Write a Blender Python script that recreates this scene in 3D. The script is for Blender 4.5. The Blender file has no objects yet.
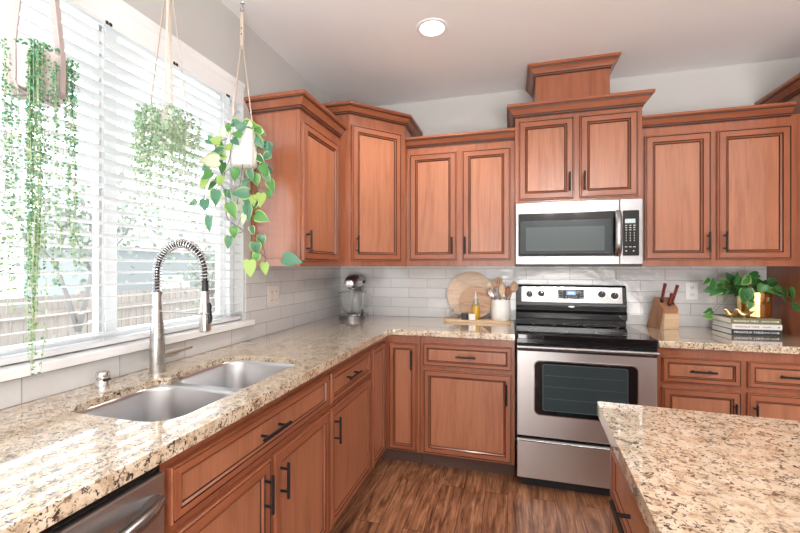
import bpy, math, random
from mathutils import Vector, Matrix
from mathutils.geometry import tessellate_polygon

sc = bpy.context.scene
# ---------------------------------------------------------------- camera
cam = bpy.data.cameras.new('camera'); co = bpy.data.objects.new('camera', cam)
sc.collection.objects.link(co); sc.camera = co
co.location = (1.410, -3.116, 1.324)
co.rotation_euler = (math.pi/2, 0, 0.2737)
cam.sensor_width = 36.0; cam.lens = 392.3/800*36.0
cam.clip_start = 0.02
# ---------------------------------------------------------------- world
w = bpy.data.worlds.new('overcast_sky'); sc.world = w; w.use_nodes = True
nt = w.node_tree; bg = nt.nodes['Background']
tc = nt.nodes.new('ShaderNodeTexCoord'); sep = nt.nodes.new('ShaderNodeSeparateXYZ')
nt.links.new(tc.outputs['Generated'], sep.inputs[0])
# overcast sky: extra brightness added on the window side (-x) for its light, duller elsewhere
SKY_DULL, SKY_BRIGHT = 1.7, 3.6
mr = nt.nodes.new('ShaderNodeMapRange'); mr.interpolation_type = 'SMOOTHSTEP'
mr.inputs[1].default_value = .15; mr.inputs[2].default_value = -.55; mr.inputs[3].default_value = SKY_DULL; mr.inputs[4].default_value = SKY_BRIGHT
nt.links.new(sep.outputs['X'], mr.inputs[0])
bg.inputs['Color'].default_value = (.95, .975, 1.0, 1)
nt.links.new(mr.outputs[0], bg.inputs['Strength'])
# ---------------------------------------------------------------- room lamps (recessed downlights, glowing), added fill light
LAMPS = [(.987, -.942, 22.0)]
GLOBE = 60.0      # emission of the opal globes of the chandelier behind the camera
# added fill light behind the camera, no real fixture, brightens the ceiling
al = bpy.data.lights.new('ceiling_bounce_fill', 'AREA'); al.shape = 'DISK'; al.size = 2.6; al.energy = 135; al.color = (1, .98, .96)
alo = bpy.data.objects.new('ceiling_bounce_fill', al); sc.collection.objects.link(alo); alo.location = (2.5, -5.2, .55)
alo.rotation_euler = (math.radians(180-28), 0, math.radians(-4))
sc.view_settings.view_transform = 'Standard'
sc.view_settings.look = 'None'
sc.view_settings.exposure = 0.88
sc.view_settings.gamma = 1.0
sc.view_settings.use_curve_mapping = False

ZC = 2.666      # ceiling height
CT = .914       # counter top height

# ================================================================ materials
def newmat(name):
    m = bpy.data.materials.new(name); m.use_nodes = True
    return m, m.node_tree, m.node_tree.nodes['Principled BSDF']
def plain(name, col, rough=.5, metal=0, coat=0, spec=.5, trans=0, ior=1.45, emit=None, es=0, bump=0, bscale=60):
    m, t, b = newmat(name)
    b.inputs['Base Color'].default_value = (*col, 1); b.inputs['Roughness'].default_value = rough
    b.inputs['Metallic'].default_value = metal; b.inputs['Coat Weight'].default_value = coat
    b.inputs['Coat Roughness'].default_value = .05
    b.inputs['Specular IOR Level'].default_value = spec
    b.inputs['Transmission Weight'].default_value = trans; b.inputs['IOR'].default_value = ior
    if emit: b.inputs['Emission Color'].default_value = (*emit, 1); b.inputs['Emission Strength'].default_value = es
    if bump:
        c = t.nodes.new('ShaderNodeTexCoord'); n = t.nodes.new('ShaderNodeTexNoise'); n.inputs['Scale'].default_value = bscale
        n.inputs['Detail'].default_value = 4
        bu = t.nodes.new('ShaderNodeBump'); bu.inputs['Strength'].default_value = bump; bu.inputs['Distance'].default_value = .002
        t.links.new(c.outputs['Object'], n.inputs['Vector']); t.links.new(n.outputs['Fac'], bu.inputs['Height'])
        t.links.new(bu.outputs['Normal'], b.inputs['Normal'])
    return m
def ramp(t, stops):
    r = t.nodes.new('ShaderNodeValToRGB'); e = r.color_ramp.elements
    while len(e) < len(stops): e.new(.5)
    for i, (p, c) in enumerate(stops): e[i].position = p; e[i].color = (*c, 1)
    return r
def mapping(t, scale, out='Object', loc=(0,0,0), rot=(0,0,0)):
    c = t.nodes.new('ShaderNodeTexCoord'); m = t.nodes.new('ShaderNodeMapping')
    m.inputs['Scale'].default_value = scale; m.inputs['Location'].default_value = loc; m.inputs['Rotation'].default_value = rot
    t.links.new(c.outputs[out], m.inputs['Vector']); return m
def noise(t, vec, scale, detail=4, rough=.5, dist=0):
    n = t.nodes.new('ShaderNodeTexNoise'); n.inputs['Scale'].default_value = scale; n.inputs['Detail'].default_value = detail
    n.inputs['Roughness'].default_value = rough; n.inputs['Distortion'].default_value = dist
    t.links.new(vec, n.inputs['Vector']); return n
def mix(t, fac, a, b, mode='MIX'):
    m = t.nodes.new('ShaderNodeMix'); m.data_type = 'RGBA'; m.blend_type = mode
    if isinstance(fac, (int, float)): m.inputs[0].default_value = fac
    else: t.links.new(fac, m.inputs[0])
    for s, v in ((m.inputs[6], a), (m.inputs[7], b)):
        if isinstance(v, tuple): s.default_value = (*v, 1)
        else: t.links.new(v, s)
    return m.outputs[2]

def wood(name, c1, c2, scale=(9, 9, .9), rough=.33, coat=.25, grain=.17, fine=(160, 160, 5)):
    m, t, b = newmat(name)
    mp = mapping(t, scale); oi = t.nodes.new('ShaderNodeObjectInfo')
    ad = t.nodes.new('ShaderNodeVectorMath'); ad.operation = 'ADD'
    sc_ = t.nodes.new('ShaderNodeMath'); sc_.operation = 'MULTIPLY'; sc_.inputs[1].default_value = 31.0
    t.links.new(oi.outputs['Random'], sc_.inputs[0])
    t.links.new(mp.outputs[0], ad.inputs[0]); t.links.new(sc_.outputs[0], ad.inputs[1])
    n = noise(t, ad.outputs[0], 1.6, 5, .6, 1.4)
    r = ramp(t, [(.3, c2), (.5, c1), (.72, tuple(x*1.12 for x in c1))]); t.links.new(n.outputs['Fac'], r.inputs['Fac'])
    mp2 = mapping(t, fine); n2 = noise(t, mp2.outputs[0], 1.0, 3, .6)
    r2 = ramp(t, [(.35, (1-grain,)*3), (.6, (1, 1, 1))]); t.links.new(n2.outputs['Fac'], r2.inputs['Fac'])
    col = mix(t, .75, r.outputs[0], r2.outputs[0], 'MULTIPLY')
    t.links.new(col, b.inputs['Base Color'])
    b.inputs['Roughness'].default_value = rough; b.inputs['Coat Weight'].default_value = coat; b.inputs['Coat Roughness'].default_value = .15
    bu = t.nodes.new('ShaderNodeBump'); bu.inputs['Strength'].default_value = .08; bu.inputs['Distance'].default_value = .001
    t.links.new(n2.outputs['Fac'], bu.inputs['Height']); t.links.new(bu.outputs['Normal'], b.inputs['Normal'])
    return m
CH1, CH2 = (.33, .108, .050), (.26, .076, .034)
CP1, CP2 = (.41, .163, .085), (.33, .118, .058)
M = {}
M['cherry'] = wood('cherry_wood_vertical', CH1, CH2, rough=.3, coat=.45)
M['cherry_h'] = wood('cherry_wood_horizontal', CH1, CH2, scale=(.9, 9, 9), fine=(5, 160, 160))
M['cherry_panel'] = wood('cherry_wood_panel', CP1, CP2, rough=.3, coat=.4)
M['glaze'] = plain('dark_glaze', (.035, .012, .008), .45)
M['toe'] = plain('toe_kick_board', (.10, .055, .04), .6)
M['black_metal'] = plain('matte_black_metal', (.012, .012, .013), .38, .3)
M['maple'] = wood('light_maple', (.74, .54, .35), (.62, .42, .25), scale=(1.2, 14, 14), fine=(6, 160, 160), rough=.5, coat=0, grain=.2)
M['board_wood'] = wood('pale_board_wood', (.78, .60, .45), (.60, .42, .29), scale=(2, 9, 9), fine=(6, 120, 120), rough=.5, coat=0, grain=.25)
M['board_wood_dark'] = wood('warm_board_wood', (.60, .38, .24), (.28, .15, .085), scale=(3, 22, 22), fine=(6, 120, 120), rough=.5, coat=0, grain=.3)
M['walnut'] = wood('knife_block_brown', (.40, .20, .11), (.28, .13, .07), rough=.5, coat=0)
M['knife_handle'] = wood('red_brown_handle', (.22, .035, .025), (.13, .02, .015), rough=.35)
M['wall'] = plain('wall_paint', (.55, .545, .53), .75, bump=.12, bscale=180)
M['ceiling'] = plain('ceiling_paint', (.87, .87, .88), .85, bump=.2, bscale=90)
M['white_trim'] = plain('white_semi_gloss', (.86, .87, .88), .35)
M['blind'] = plain('white_blind_slat', (.74, .75, .76), .4)
M['cord_white'] = plain('white_cord', (.85, .85, .83), .8)
M['black_glass'] = plain('black_glass', (.006, .007, .008), .06, coat=.5)
M['black_enamel'] = plain('black_enamel', (.008, .009, .011), .16, coat=.4)
M['grey_glass'] = plain('grey_tinted_glass', (.035, .05, .055), .12, coat=.3)
M['grey_glass_light'] = plain('smoked_glass', (.085, .11, .115), .12, coat=.3)
M['black_plastic'] = plain('black_plastic', (.02, .02, .022), .4)
M['grey_print'] = plain('pale_grey_print', (.6, .62, .62), .5)
M['chrome'] = plain('chrome', (.75, .75, .76), .1, 1)
M['silver'] = plain('silver_enamel', (.24, .24, .245), .2, .9, coat=.5)
M['gold'] = plain('polished_gold', (.83, .55, .22), .13, 1)
M['gold_satin'] = plain('satin_brass', (.78, .55, .27), .3, 1)
M['white_ceramic'] = plain('white_ceramic', (.84, .83, .80), .3)
M['pot_white'] = plain('white_pot', (.82, .82, .80), .45)
M['pot_pink'] = plain('pale_pink_pot', (.74, .66, .64), .6)
M['strap_tan'] = plain('tan_leather_strap', (.60, .52, .44), .7)
M['strap_rose'] = plain('taupe_strap', (.52, .44, .43), .7)
M['soil'] = plain('potting_soil', (.05, .03, .02), .95)
M['plate'] = plain('ivory_wall_plate', (.78, .74, .69), .4)
M['plate_w'] = plain('white_wall_plate', (.86, .86, .86), .35)
M['slot'] = plain('dark_slot', (.03, .03, .03), .6)
M['paper'] = plain('book_pages', (.84, .83, .80), .8)
M['book_olive'] = plain('olive_cloth', (.19, .185, .095), .6)
M['book_white'] = plain('white_cloth_cover', (.80, .79, .77), .6)
M['book_dark'] = plain('slate_cloth', (.04, .055, .065), .6)
M['print_white'] = plain('white_lettering', (.9, .9, .88), .6)
M['print_dark'] = plain('dark_lettering', (.12, .12, .12), .6)
M['lamp_glow'] = plain('lamp_glow', (1, 1, 1), .5, emit=(1, .97, .88), es=14)
M['globe_glow'] = plain('glowing_opal_globe', (1, 1, 1), .4, emit=(1, .97, .93), es=GLOBE)
M['lcd'] = plain('blue_display', (.02, .05, .12), .2, emit=(.15, .35, .8), es=.6)
M['lcd_text'] = plain('display_digits', (.4, .7, 1), .2, emit=(.5, .8, 1), es=1.4)
M['lcd_mw'] = plain('grey_display', (.3, .34, .34), .2, emit=(.6, .7, .7), es=.35)
M['oil'] = plain('golden_oil', (.70, .42, .03), .06, trans=.25, ior=1.47, coat=.6)
M['glass'] = plain('clear_glass', (.93, .96, .96), .02, trans=.9, ior=1.25)
M['stem'] = plain('green_stem', (.14, .20, .06), .6)
M['stem_brown'] = plain('brown_stem', (.17, .11, .06), .7)
M['stem_pale'] = plain('pale_stem', (.42, .50, .30), .6)
for n_, c_ in dict(leaf_green=(.045, .17, .045), leaf_mid=(.10, .30, .07), leaf_lime=(.36, .52, .14), leaf_cream=(.72, .74, .55),
                   leaf_blue=(.09, .24, .15), leaf_pearl=(.09, .29, .16), leaf_pearl_light=(.22, .40, .14), leaf_grey=(.25, .42, .27), leaf_mint=(.56, .66, .52),
                   leaf_deep=(.025, .12, .03)).items():
    M[n_] = plain(n_, c_, .38)
M['fence_wood'] = wood('weathered_fence', (.44, .385, .35), (.36, .31, .28), rough=.8, coat=0)
M['bark'] = plain('grey_bark', (.30, .28, .27), .9, bump=.6)
M['shrub'] = plain('distant_shrub_leaves', (.34, .38, .32), .8)
M['shed'] = plain('blue_grey_siding', (.36, .385, .40), .8)
M['roof'] = plain('grey_shingle', (.42, .42, .43), .9)

def steel(name, col=(.36, .36, .365), rough=.22, scale=(3, 3, 260)):
    m, t, b = newmat(name)
    b.inputs['Metallic'].default_value = 1; b.inputs['Base Color'].default_value = (*col, 1)
    mp = mapping(t, scale); n = noise(t, mp.outputs[0], 1, 3, .6)
    mr = t.nodes.new('ShaderNodeMapRange'); mr.inputs[3].default_value = rough-.06; mr.inputs[4].default_value = rough+.08
    t.links.new(n.outputs['Fac'], mr.inputs[0]); t.links.new(mr.outputs[0], b.inputs['Roughness'])
    bu = t.nodes.new('ShaderNodeBump'); bu.inputs['Strength'].default_value = .05; bu.inputs['Distance'].default_value = .0006
    t.links.new(n.outputs['Fac'], bu.inputs['Height']); t.links.new(bu.outputs['Normal'], b.inputs['Normal'])
    return m
M['steel'] = steel('brushed_steel')
M['steel_v'] = steel('brushed_steel_vertical', scale=(200, 200, 3))
M['steel_light'] = steel('pale_brushed_steel', (.66, .65, .645), .36)
M['sink_steel'] = plain('satin_sink_steel', (.60, .60, .61), .30, 1)
M['nickel'] = steel('brushed_nickel', (.55, .54, .52), .28, (4, 4, 200))

def window_glass():
    m = bpy.data.materials.new('window_pane'); m.use_nodes = True; t = m.node_tree
    for n in list(t.nodes): t.nodes.remove(n)
    o = t.nodes.new('ShaderNodeOutputMaterial'); tr = t.nodes.new('ShaderNodeBsdfTransparent'); g = t.nodes.new('ShaderNodeBsdfGlossy')
    tr.inputs[0].default_value = (.95, .97, .97, 1)
    g.inputs['Roughness'].default_value = .01; lw_ = t.nodes.new('ShaderNodeLayerWeight'); lw_.inputs[0].default_value = .5; f = t.nodes.new('ShaderNodeMath'); f.operation = 'POWER'; f.inputs[1].default_value = 6.0; t.links.new(lw_.outputs['Facing'], f.inputs[0])
    mx = t.nodes.new('ShaderNodeMixShader')
    f2_ = t.nodes.new('ShaderNodeMath'); f2_.operation = 'MULTIPLY'; f2_.inputs[1].default_value = .6; t.links.new(f.outputs[0], f2_.inputs[0]); t.links.new(f2_.outputs[0], mx.inputs[0]); t.links.new(tr.outputs[0], mx.inputs[1]); t.links.new(g.outputs[0], mx.inputs[2]); t.links.new(mx.outputs[0], o.inputs[0])
    return m
M['pane'] = window_glass()

def granite(name, light, mid, tan, dark, s=1.0):
    m, t, b = newmat(name)
    mp = mapping(t, (s, s, s))
    n1 = noise(t, mp.outputs[0], 26, 5, .65, .5)
    r1 = ramp(t, [(.34, tan), (.46, mid), (.60, light), (.72, tuple(min(1, x*1.13) for x in light))]); t.links.new(n1.outputs['Fac'], r1.inputs['Fac'])
    n4 = noise(t, mp.outputs[0], 7, 3, .5)                # drifts where flecks cluster
    r4 = ramp(t, [(.36, (.45, .45, .45)), (.58, (1, 1, 1))]); t.links.new(n4.outputs['Fac'], r4.inputs['Fac'])
    n3 = noise(t, mp.outputs[0], 62, 4, .6, 1.2)          # brown flecks
    r3 = ramp(t, [(.39, (1, 1, 1)), (.44, (0, 0, 0))]); t.links.new(n3.outputs['Fac'], r3.inputs['Fac'])
    f3 = mix(t, 1.0, r3.outputs[0], r4.outputs[0], 'MULTIPLY')
    c = mix(t, f3, r1.outputs[0], tuple(x*.55 for x in tan))
    n2 = noise(t, mp.outputs[0], 80, 3, .55, 1.4)         # dark flecks
    r2 = ramp(t, [(.39, (1, 1, 1)), (.43, (0, 0, 0))]); t.links.new(n2.outputs['Fac'], r2.inputs['Fac'])
    f2 = mix(t, 1.0, r2.outputs[0], r4.outputs[0], 'MULTIPLY')
    c = mix(t, f2, c, dark)
    t.links.new(c, b.inputs['Base Color']); b.inputs['Roughness'].default_value = .12; b.inputs['Coat Weight'].default_value = 1
    b.inputs['Coat Roughness'].default_value = .03; b.inputs['Coat IOR'].default_value = 1.6
    return m
M['granite'] = granite('speckled_granite', (.72, .62, .48), (.64, .51, .365), (.44, .31, .20), (.055, .04, .035))

def tiles(name, swap, shift):
    m, t, b = newmat(name)
    c = t.nodes.new('ShaderNodeTexCoord'); s = t.nodes.new('ShaderNodeSeparateXYZ'); cb = t.nodes.new('ShaderNodeCombineXYZ')
    t.links.new(c.outputs['Object'], s.inputs[0])
    t.links.new(s.outputs['Y' if swap else 'X'], cb.inputs['X']); t.links.new(s.outputs['Z'], cb.inputs['Y'])
    mp = t.nodes.new('ShaderNodeMapping'); mp.inputs['Location'].default_value = (shift, -CT, 0); t.links.new(cb.outputs[0], mp.inputs['Vector'])
    bk = t.nodes.new('ShaderNodeTexBrick'); bk.inputs['Scale'].default_value = 1; bk.inputs['Brick Width'].default_value = .305; bk.inputs['Row Height'].default_value = .0785
    bk.inputs['Mortar Size'].default_value = .0018; bk.inputs['Mortar Smooth'].default_value = .15
    bk.inputs['Color1'].default_value = (.64, .645, .65, 1); bk.inputs['Color2'].default_value = (.71, .715, .72, 1); bk.inputs['Mortar'].default_value = (.40, .39, .38, 1)
    t.links.new(mp.outputs[0], bk.inputs['Vector'])
    t.links.new(bk.outputs['Color'], b.inputs['Base Color'])
    n = noise(t, c.outputs['Object'], 11, 3, .5); n2 = noise(t, c.outputs['Object'], 30, 2, .5)
    a = t.nodes.new('ShaderNodeMath'); a.operation = 'MULTIPLY_ADD'; a.inputs[1].default_value = -.2; t.links.new(bk.outputs['Fac'], a.inputs[0]); t.links.new(n.outputs['Fac'], a.inputs[2])
    a2 = t.nodes.new('ShaderNodeMath'); a2.operation = 'MULTIPLY_ADD'; a2.inputs[1].default_value = .25; t.links.new(n2.outputs['Fac'], a2.inputs[0]); t.links.new(a.outputs[0], a2.inputs[2])
    bu = t.nodes.new('ShaderNodeBump'); bu.inputs['Strength'].default_value = .8; bu.inputs['Distance'].default_value = .006
    t.links.new(a2.outputs[0], bu.inputs['Height']); t.links.new(bu.outputs['Normal'], b.inputs['Normal'])
    b.inputs['Roughness'].default_value = .12; b.inputs['Coat Weight'].default_value = .4
    return m
M['tile_back'] = tiles('glazed_tile_back', False, .1525-.002)
M['tile_left'] = tiles('glazed_tile_left', True, .1525+1.075-.305*0)

def floor_mat():
    m, t, b = newmat('hickory_planks')
    mp = mapping(t, (1, 1, 1), rot=(0, 0, math.pi/2))
    bk = t.nodes.new('ShaderNodeTexBrick'); bk.inputs['Scale'].default_value = 1; bk.inputs['Brick Width'].default_value = 1.2; bk.inputs['Row Height'].default_value = .127
    bk.inputs['Mortar Size'].default_value = .0015; bk.offset = .37
    bk.inputs['Color1'].default_value = (.0, .0, .0, 1); bk.inputs['Color2'].default_value = (1, 1, 1, 1); bk.inputs['Mortar'].default_value = (.2, .2, .2, 1)
    t.links.new(mp.outputs[0], bk.inputs['Vector'])
    mp2 = mapping(t, (11, 1.4, 1)); ad = t.nodes.new('ShaderNodeVectorMath'); ad.operation = 'MULTIPLY_ADD'; ad.inputs[1].default_value = (7, 7, 7)
    t.links.new(bk.outputs['Color'], ad.inputs[0]); t.links.new(mp2.outputs[0], ad.inputs[2])
    n = noise(t, ad.outputs[0], 1.6, 6, .65, 1.6)
    r = ramp(t, [(.3, (.10, .036, .018)), (.45, (.28, .118, .058)), (.6, (.46, .225, .118)), (.78, (.60, .34, .19))]); t.links.new(n.outputs['Fac'], r.inputs['Fac'])
    mp3 = mapping(t, (120, 5, 1)); n3 = noise(t, mp3.outputs[0], 1, 3, .6); r3 = ramp(t, [(.35, (.62, .58, .55)), (.62, (1.1, 1.1, 1.1))]); t.links.new(n3.outputs['Fac'], r3.inputs['Fac'])
    c = mix(t, 1.0, r.outputs[0], r3.outputs[0], 'MULTIPLY')
    c = mix(t, bk.outputs['Fac'], c, (.06, .03, .02))
    t.links.new(c, b.inputs['Base Color']); b.inputs['Roughness'].default_value = .38; b.inputs['Coat Weight'].default_value = .15
    return m
M['floor'] = floor_mat()
M['patio'] = plain('pale_concrete', (.40, .39, .37), .9, bump=.3, bscale=20)

# ================================================================ mesh builder
class MB:
    def __init__(s): s.v = []; s.f = []; s.m = []; s.sm = []
    def add(s, vs, fs, mi=0, smooth=False):
        o = len(s.v); s.v += [tuple(p) for p in vs]
        for f in fs: s.f.append(tuple(i+o for i in f)); s.m.append(mi); s.sm.append(smooth)
        return s
    def box(s, x0, x1, y0, y1, z0, z1, mi=0):
        vs = [(x, y, z) for x in (x0, x1) for y in (y0, y1) for z in (z0, z1)]
        return s.add(vs, [(0,1,3,2),(4,6,7,5),(0,4,5,1),(2,3,7,6),(0,2,6,4),(1,5,7,3)], mi)
    def tube(s, pts, r, n=10, mi=0, closed=False, cap=True, flat=None):
        pts = [Vector(p) for p in pts]; N = len(pts)
        rs = r if isinstance(r, (list, tuple)) else [r]*N
        vs = []; up = None
        for i, p in enumerate(pts):
            if closed: t = pts[(i+1) % N]-pts[i-1]
            else: t = pts[min(i+1, N-1)]-pts[max(i-1, 0)]
            t.normalize()
            if up is None:
                up = Vector((0, 0, 1)) if abs(t.z) < .9 else Vector((1, 0, 0))
                up = (up-t*up.dot(t)).normalized()
            else:
                up = (up-t*up.dot(t))
                up = up.normalized() if up.length > 1e-6 else t.orthogonal().normalized()
            sd = t.cross(up)
            for k in range(n):
                a = 2*math.pi*k/n
                vs.append(p+(up*math.cos(a)*(flat or 1)+sd*math.sin(a))*rs[i])
        fs = []
        for i in range(N if closed else N-1):
            for k in range(n):
                a = i*n+k; b_ = i*n+(k+1) % n; j = ((i+1) % N)*n
                fs.append((a, b_, j+(k+1) % n, j+k))
        if cap and not closed: fs += [tuple(range(n))[::-1], tuple(range((N-1)*n, N*n))]
        s.add(vs, fs, mi, True)
        if cap and not closed: s.sm[-1] = s.sm[-2] = False
        return s
    def lathe(s, prof, c=(0, 0, 0), n=32, mi=0, smooth=True, axis='z', mlist=None):
        vs = []; fs = []; ms = []
        for r, z in prof:
            for k in range(n):
                a = 2*math.pi*k/n
                x, y = r*math.cos(a), r*math.sin(a)
                p = (x, y, z) if axis == 'z' else ((x, -z, y) if axis == 'y' else (z, x, y))
                vs.append((c[0]+p[0], c[1]+p[1], c[2]+p[2]))
        o = len(s.v); s.v += vs
        for i in range(len(prof)-1):
            for k in range(n):
                a, b_ = i*n+k, i*n+(k+1) % n
                s.f.append((o+a, o+b_, o+b_+n, o+a+n)); s.m.append(mlist[i] if mlist else mi); s.sm.append(smooth)
        return s
    def prism(s, poly, a, b_, plane='xz', mi=0):
        # poly extruded: plane 'xz' extrudes along y, 'yz' along x, 'xy' along z
        f = {'xz': lambda p, t: (p[0], t, p[1]), 'yz': lambda p, t: (t, p[0], p[1]), 'xy': lambda p, t: (p[0], p[1], t)}[plane]
        n = len(poly); vs = [f(p, a) for p in poly]+[f(p, b_) for p in poly]
        fs = [tuple(range(n)), tuple(range(n, 2*n))[::-1]]+[(i, i+n, (i+1) % n+n, (i+1) % n) for i in range(n)]
        return s.add(vs, fs, mi)
    def plate(s, outer, holes, z0, z1, mi=0, hole_walls=True):
        loops = [outer]+holes
        flat = [p for l in loops for p in l]
        tri = tessellate_polygon([[Vector((p[0], p[1], 0)) for p in l] for l in loops])
        n = len(flat)
        vs = [(p[0], p[1], z1) for p in flat]+[(p[0], p[1], z0) for p in flat]
        fs = [tuple(t) for t in tri]+[(t[2]+n, t[1]+n, t[0]+n) for t in tri]
        o = 0
        for li, l in enumerate(loops):
            k = len(l)
            if li == 0 or hole_walls:
                for i in range(k): fs.append((o+i, o+(i+1) % k, o+(i+1) % k+n, o+i+n))
            o += k
        return s.add(vs, fs, mi)
    def uv_sphere(s, c, r, n=16, m_=10, mi=0, sc_=(1, 1, 1)):
        prof = [(max(r*math.sin(math.pi*i/m_), 1e-4), -r*math.cos(math.pi*i/m_)) for i in range(m_+1)]
        o = len(s.v); s.lathe(prof, (0, 0, 0), n, mi)
        for i in range(o, len(s.v)):
            p = s.v[i]; s.v[i] = (p[0]*sc_[0]+c[0], p[1]*sc_[1]+c[1], p[2]*sc_[2]+c[2])
        return s
    def xform(s, mat, start=0):
        for i in range(start, len(s.v)): s.v[i] = tuple(mat @ Vector(s.v[i]))
        return s
    def build(s, name, mats, parent=None, bevel=0, seg=2, fix=True, **props):
        me = bpy.data.meshes.new(name)
        me.from_pydata(s.v, [], s.f)
        if not isinstance(mats, (list, tuple)): mats = [mats]
        for m in mats: me.materials.append(m if not isinstance(m, str) else M[m])
        me.polygons.foreach_set('material_index', s.m); me.polygons.foreach_set('use_smooth', s.sm)
        me.update()
        if fix:
            import bmesh
            bm = bmesh.new(); bm.from_mesh(me); bmesh.ops.remove_doubles(bm, verts=bm.verts, dist=1e-6)
            bmesh.ops.recalc_face_normals(bm, faces=bm.faces); bm.to_mesh(me); bm.free()
            if any(s.sm): me.set_sharp_from_angle(angle=math.radians(42))
        o = bpy.data.objects.new(name, me); sc.collection.objects.link(o)
        if parent: o.parent = parent
        if bevel:
            b = o.modifiers.new('edge', 'BEVEL'); b.width = bevel; b.segments = seg; b.limit_method = 'ANGLE'; b.angle_limit = math.radians(40)
            b.harden_normals = False
        for k, v in props.items(): o[k] = v
        return o

def thing(name, label, cat, loc=(0, 0, 0), rz=0, group=None):
    o = bpy.data.objects.new(name, None); sc.collection.objects.link(o); o.empty_display_size = .05
    o.location = loc; o.rotation_euler = (0, 0, rz); o['label'] = label; o['category'] = cat
    if group: o['group'] = group
    return o
def tag(o, label, cat, group=None):
    o['label'] = label; o['category'] = cat
    if group: o['group'] = group
    return o
def struct(o): o['kind'] = 'structure'; return o
def copy_tree(o, parent=None):
    c = o.copy(); sc.collection.objects.link(c)
    if parent: c.parent = parent
    for ch in o.children: copy_tree(ch, c)
    return c
def rrect(x0, x1, y0, y1, r, n=6):
    p = []
    for cx, cy, a0 in ((x1-r, y1-r, 0), (x0+r, y1-r, 90), (x0+r, y0+r, 180), (x1-r, y0+r, 270)):
        for k in range(n+1):
            a = math.radians(a0+90*k/n); p.append((cx+r*math.cos(a), cy+r*math.sin(a)))
    return p
def circle(cx, cy, r, n=32): return [(cx+r*math.cos(2*math.pi*k/n), cy+r*math.sin(2*math.pi*k/n)) for k in range(n)]

def sweep(mb, path, prof, z0, mats_idx=None, side=1):
    """prof: (out, up) list carried along an open XY path with mitred corners; out points to the left (side=1) or right (-1)."""
    P = [Vector((p[0], p[1])) for p in path]; n = len(P); offs = []
    for i in range(n):
        ds = []
        if i > 0: ds.append((P[i]-P[i-1]).normalized())
        if i < n-1: ds.append((P[i+1]-P[i]).normalized())
        ns = [Vector((-d.y, d.x))*side for d in ds]
        if len(ns) == 1: offs.append(ns[0])
        else:
            m = (ns[0]+ns[1]).normalized(); offs.append(m/max(m.dot(ns[0]), .2))
    k = len(prof)
    vs = [(P[i].x+offs[i].x*o, P[i].y+offs[i].y*o, z0+u) for i in range(n) for o, u in prof]
    base = len(mb.v); mb.v += vs
    for i in range(n-1):
        for j in range(k):
            a = base+i*k+j; b_ = base+i*k+(j+1) % k
            mb.f.append((a, b_, b_+k, a+k)); mb.m.append(mats_idx[j] if mats_idx and j < len(mats_idx) else 0); mb.sm.append(False)
    mb.f.append(tuple(base+j for j in range(k))[::-1]); mb.m.append(0); mb.sm.append(False)
    mb.f.append(tuple(base+(n-1)*k+j for j in range(k))); mb.m.append(0); mb.sm.append(False)
    return mb
# ================================================================ room shell
XR, YB = 5.2, -7.0
struct(MB().box(-.12, XR, YB, .12, -.1, 0).build('floor', 'floor'))
struct(MB().plate([(-.12, YB), (XR, YB), (XR, .12), (-.12, .12)], [circle(LAMPS[0][0], LAMPS[0][1], .072, 40)], ZC, ZC+.12).build('ceiling', 'ceiling'))
struct(MB().box(-.12, XR, 0, .12, 0, ZC).build('wall_back', 'wall'))
struct(MB().box(XR, XR+.12, YB, .12, 0, ZC).build('wall_right', 'wall'))
mb = MB(); wx = [(-.12, .2), (1.5, XR+.12)]
for a, b_ in wx: mb.box(a, b_, YB-.12, YB, 0, ZC)
for a, b_ in ((.2, 1.5),): mb.box(a, b_, YB-.12, YB, 2.2, ZC)
struct(mb.build('wall_rear', 'wall', fix=False))
WY0, WY1, WZ0, WZ1 = -2.66, -1.275, 1.03, 2.315      # window opening
mb = MB()
mb.box(-.12, 0, YB, WY0, 0, ZC); mb.box(-.12, 0, WY1, 0, 0, ZC); mb.box(-.12, 0, WY0, WY1, 0, WZ0-.03); mb.box(-.12, 0, WY0, WY1, WZ1, ZC)
struct(mb.build('wall_left', 'wall', fix=False))
# glazed tile backsplash, thin slabs fixed on the walls
struct(MB().box(0, 3.02, -.008, 0, CT, 1.33).build('trim_1', 'tile_back', bevel=.001))
mb = MB(); mb.box(0, .008, WY1+.012, -.008, CT, 1.33); mb.box(0, .008, -3.0, WY1+.012, CT, .999)
struct(mb.build('trim_2', 'tile_left', fix=False))
# window: frame, sashes, panes, sill
mb = MB()
def frame_rect(mb, x0, x1, y0, y1, z0, z1, w_):
    mb.box(x0, x1, y0, y1, z0, z0+w_); mb.box(x0, x1, y0, y1, z1-w_, z1); mb.box(x0, x1, y0, y0+w_, z0+w_, z1-w_); mb.box(x0, x1, y1-w_, y1, z0+w_, z1-w_)
frame_rect(mb, -.12, -.065, WY0, WY1, WZ0-.03, WZ1, .03)
frame_rect(mb, -.105, -.08, WY0+.03, -1.93, WZ0, WZ1-.03, .045)
frame_rect(mb, -.115, -.09, -1.995, WY1-.03, WZ0, WZ1-.03, .045)
wf = struct(mb.build('window_1', 'white_trim', fix=False))
pn = MB().box(-.094, -.09, WY0+.07, -1.97, WZ0+.04, WZ1-.07).build('pane', 'pane', wf)
pn = MB().box(-.104, -.10, -1.955, WY1-.07, WZ0+.04, WZ1-.07).build('pane', 'pane', wf)
struct(MB().box(-.065, .038, WY0-.05, WY1+.052, WZ0-.031, WZ0).build('trim_3', 'white_trim', bevel=.004))
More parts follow.
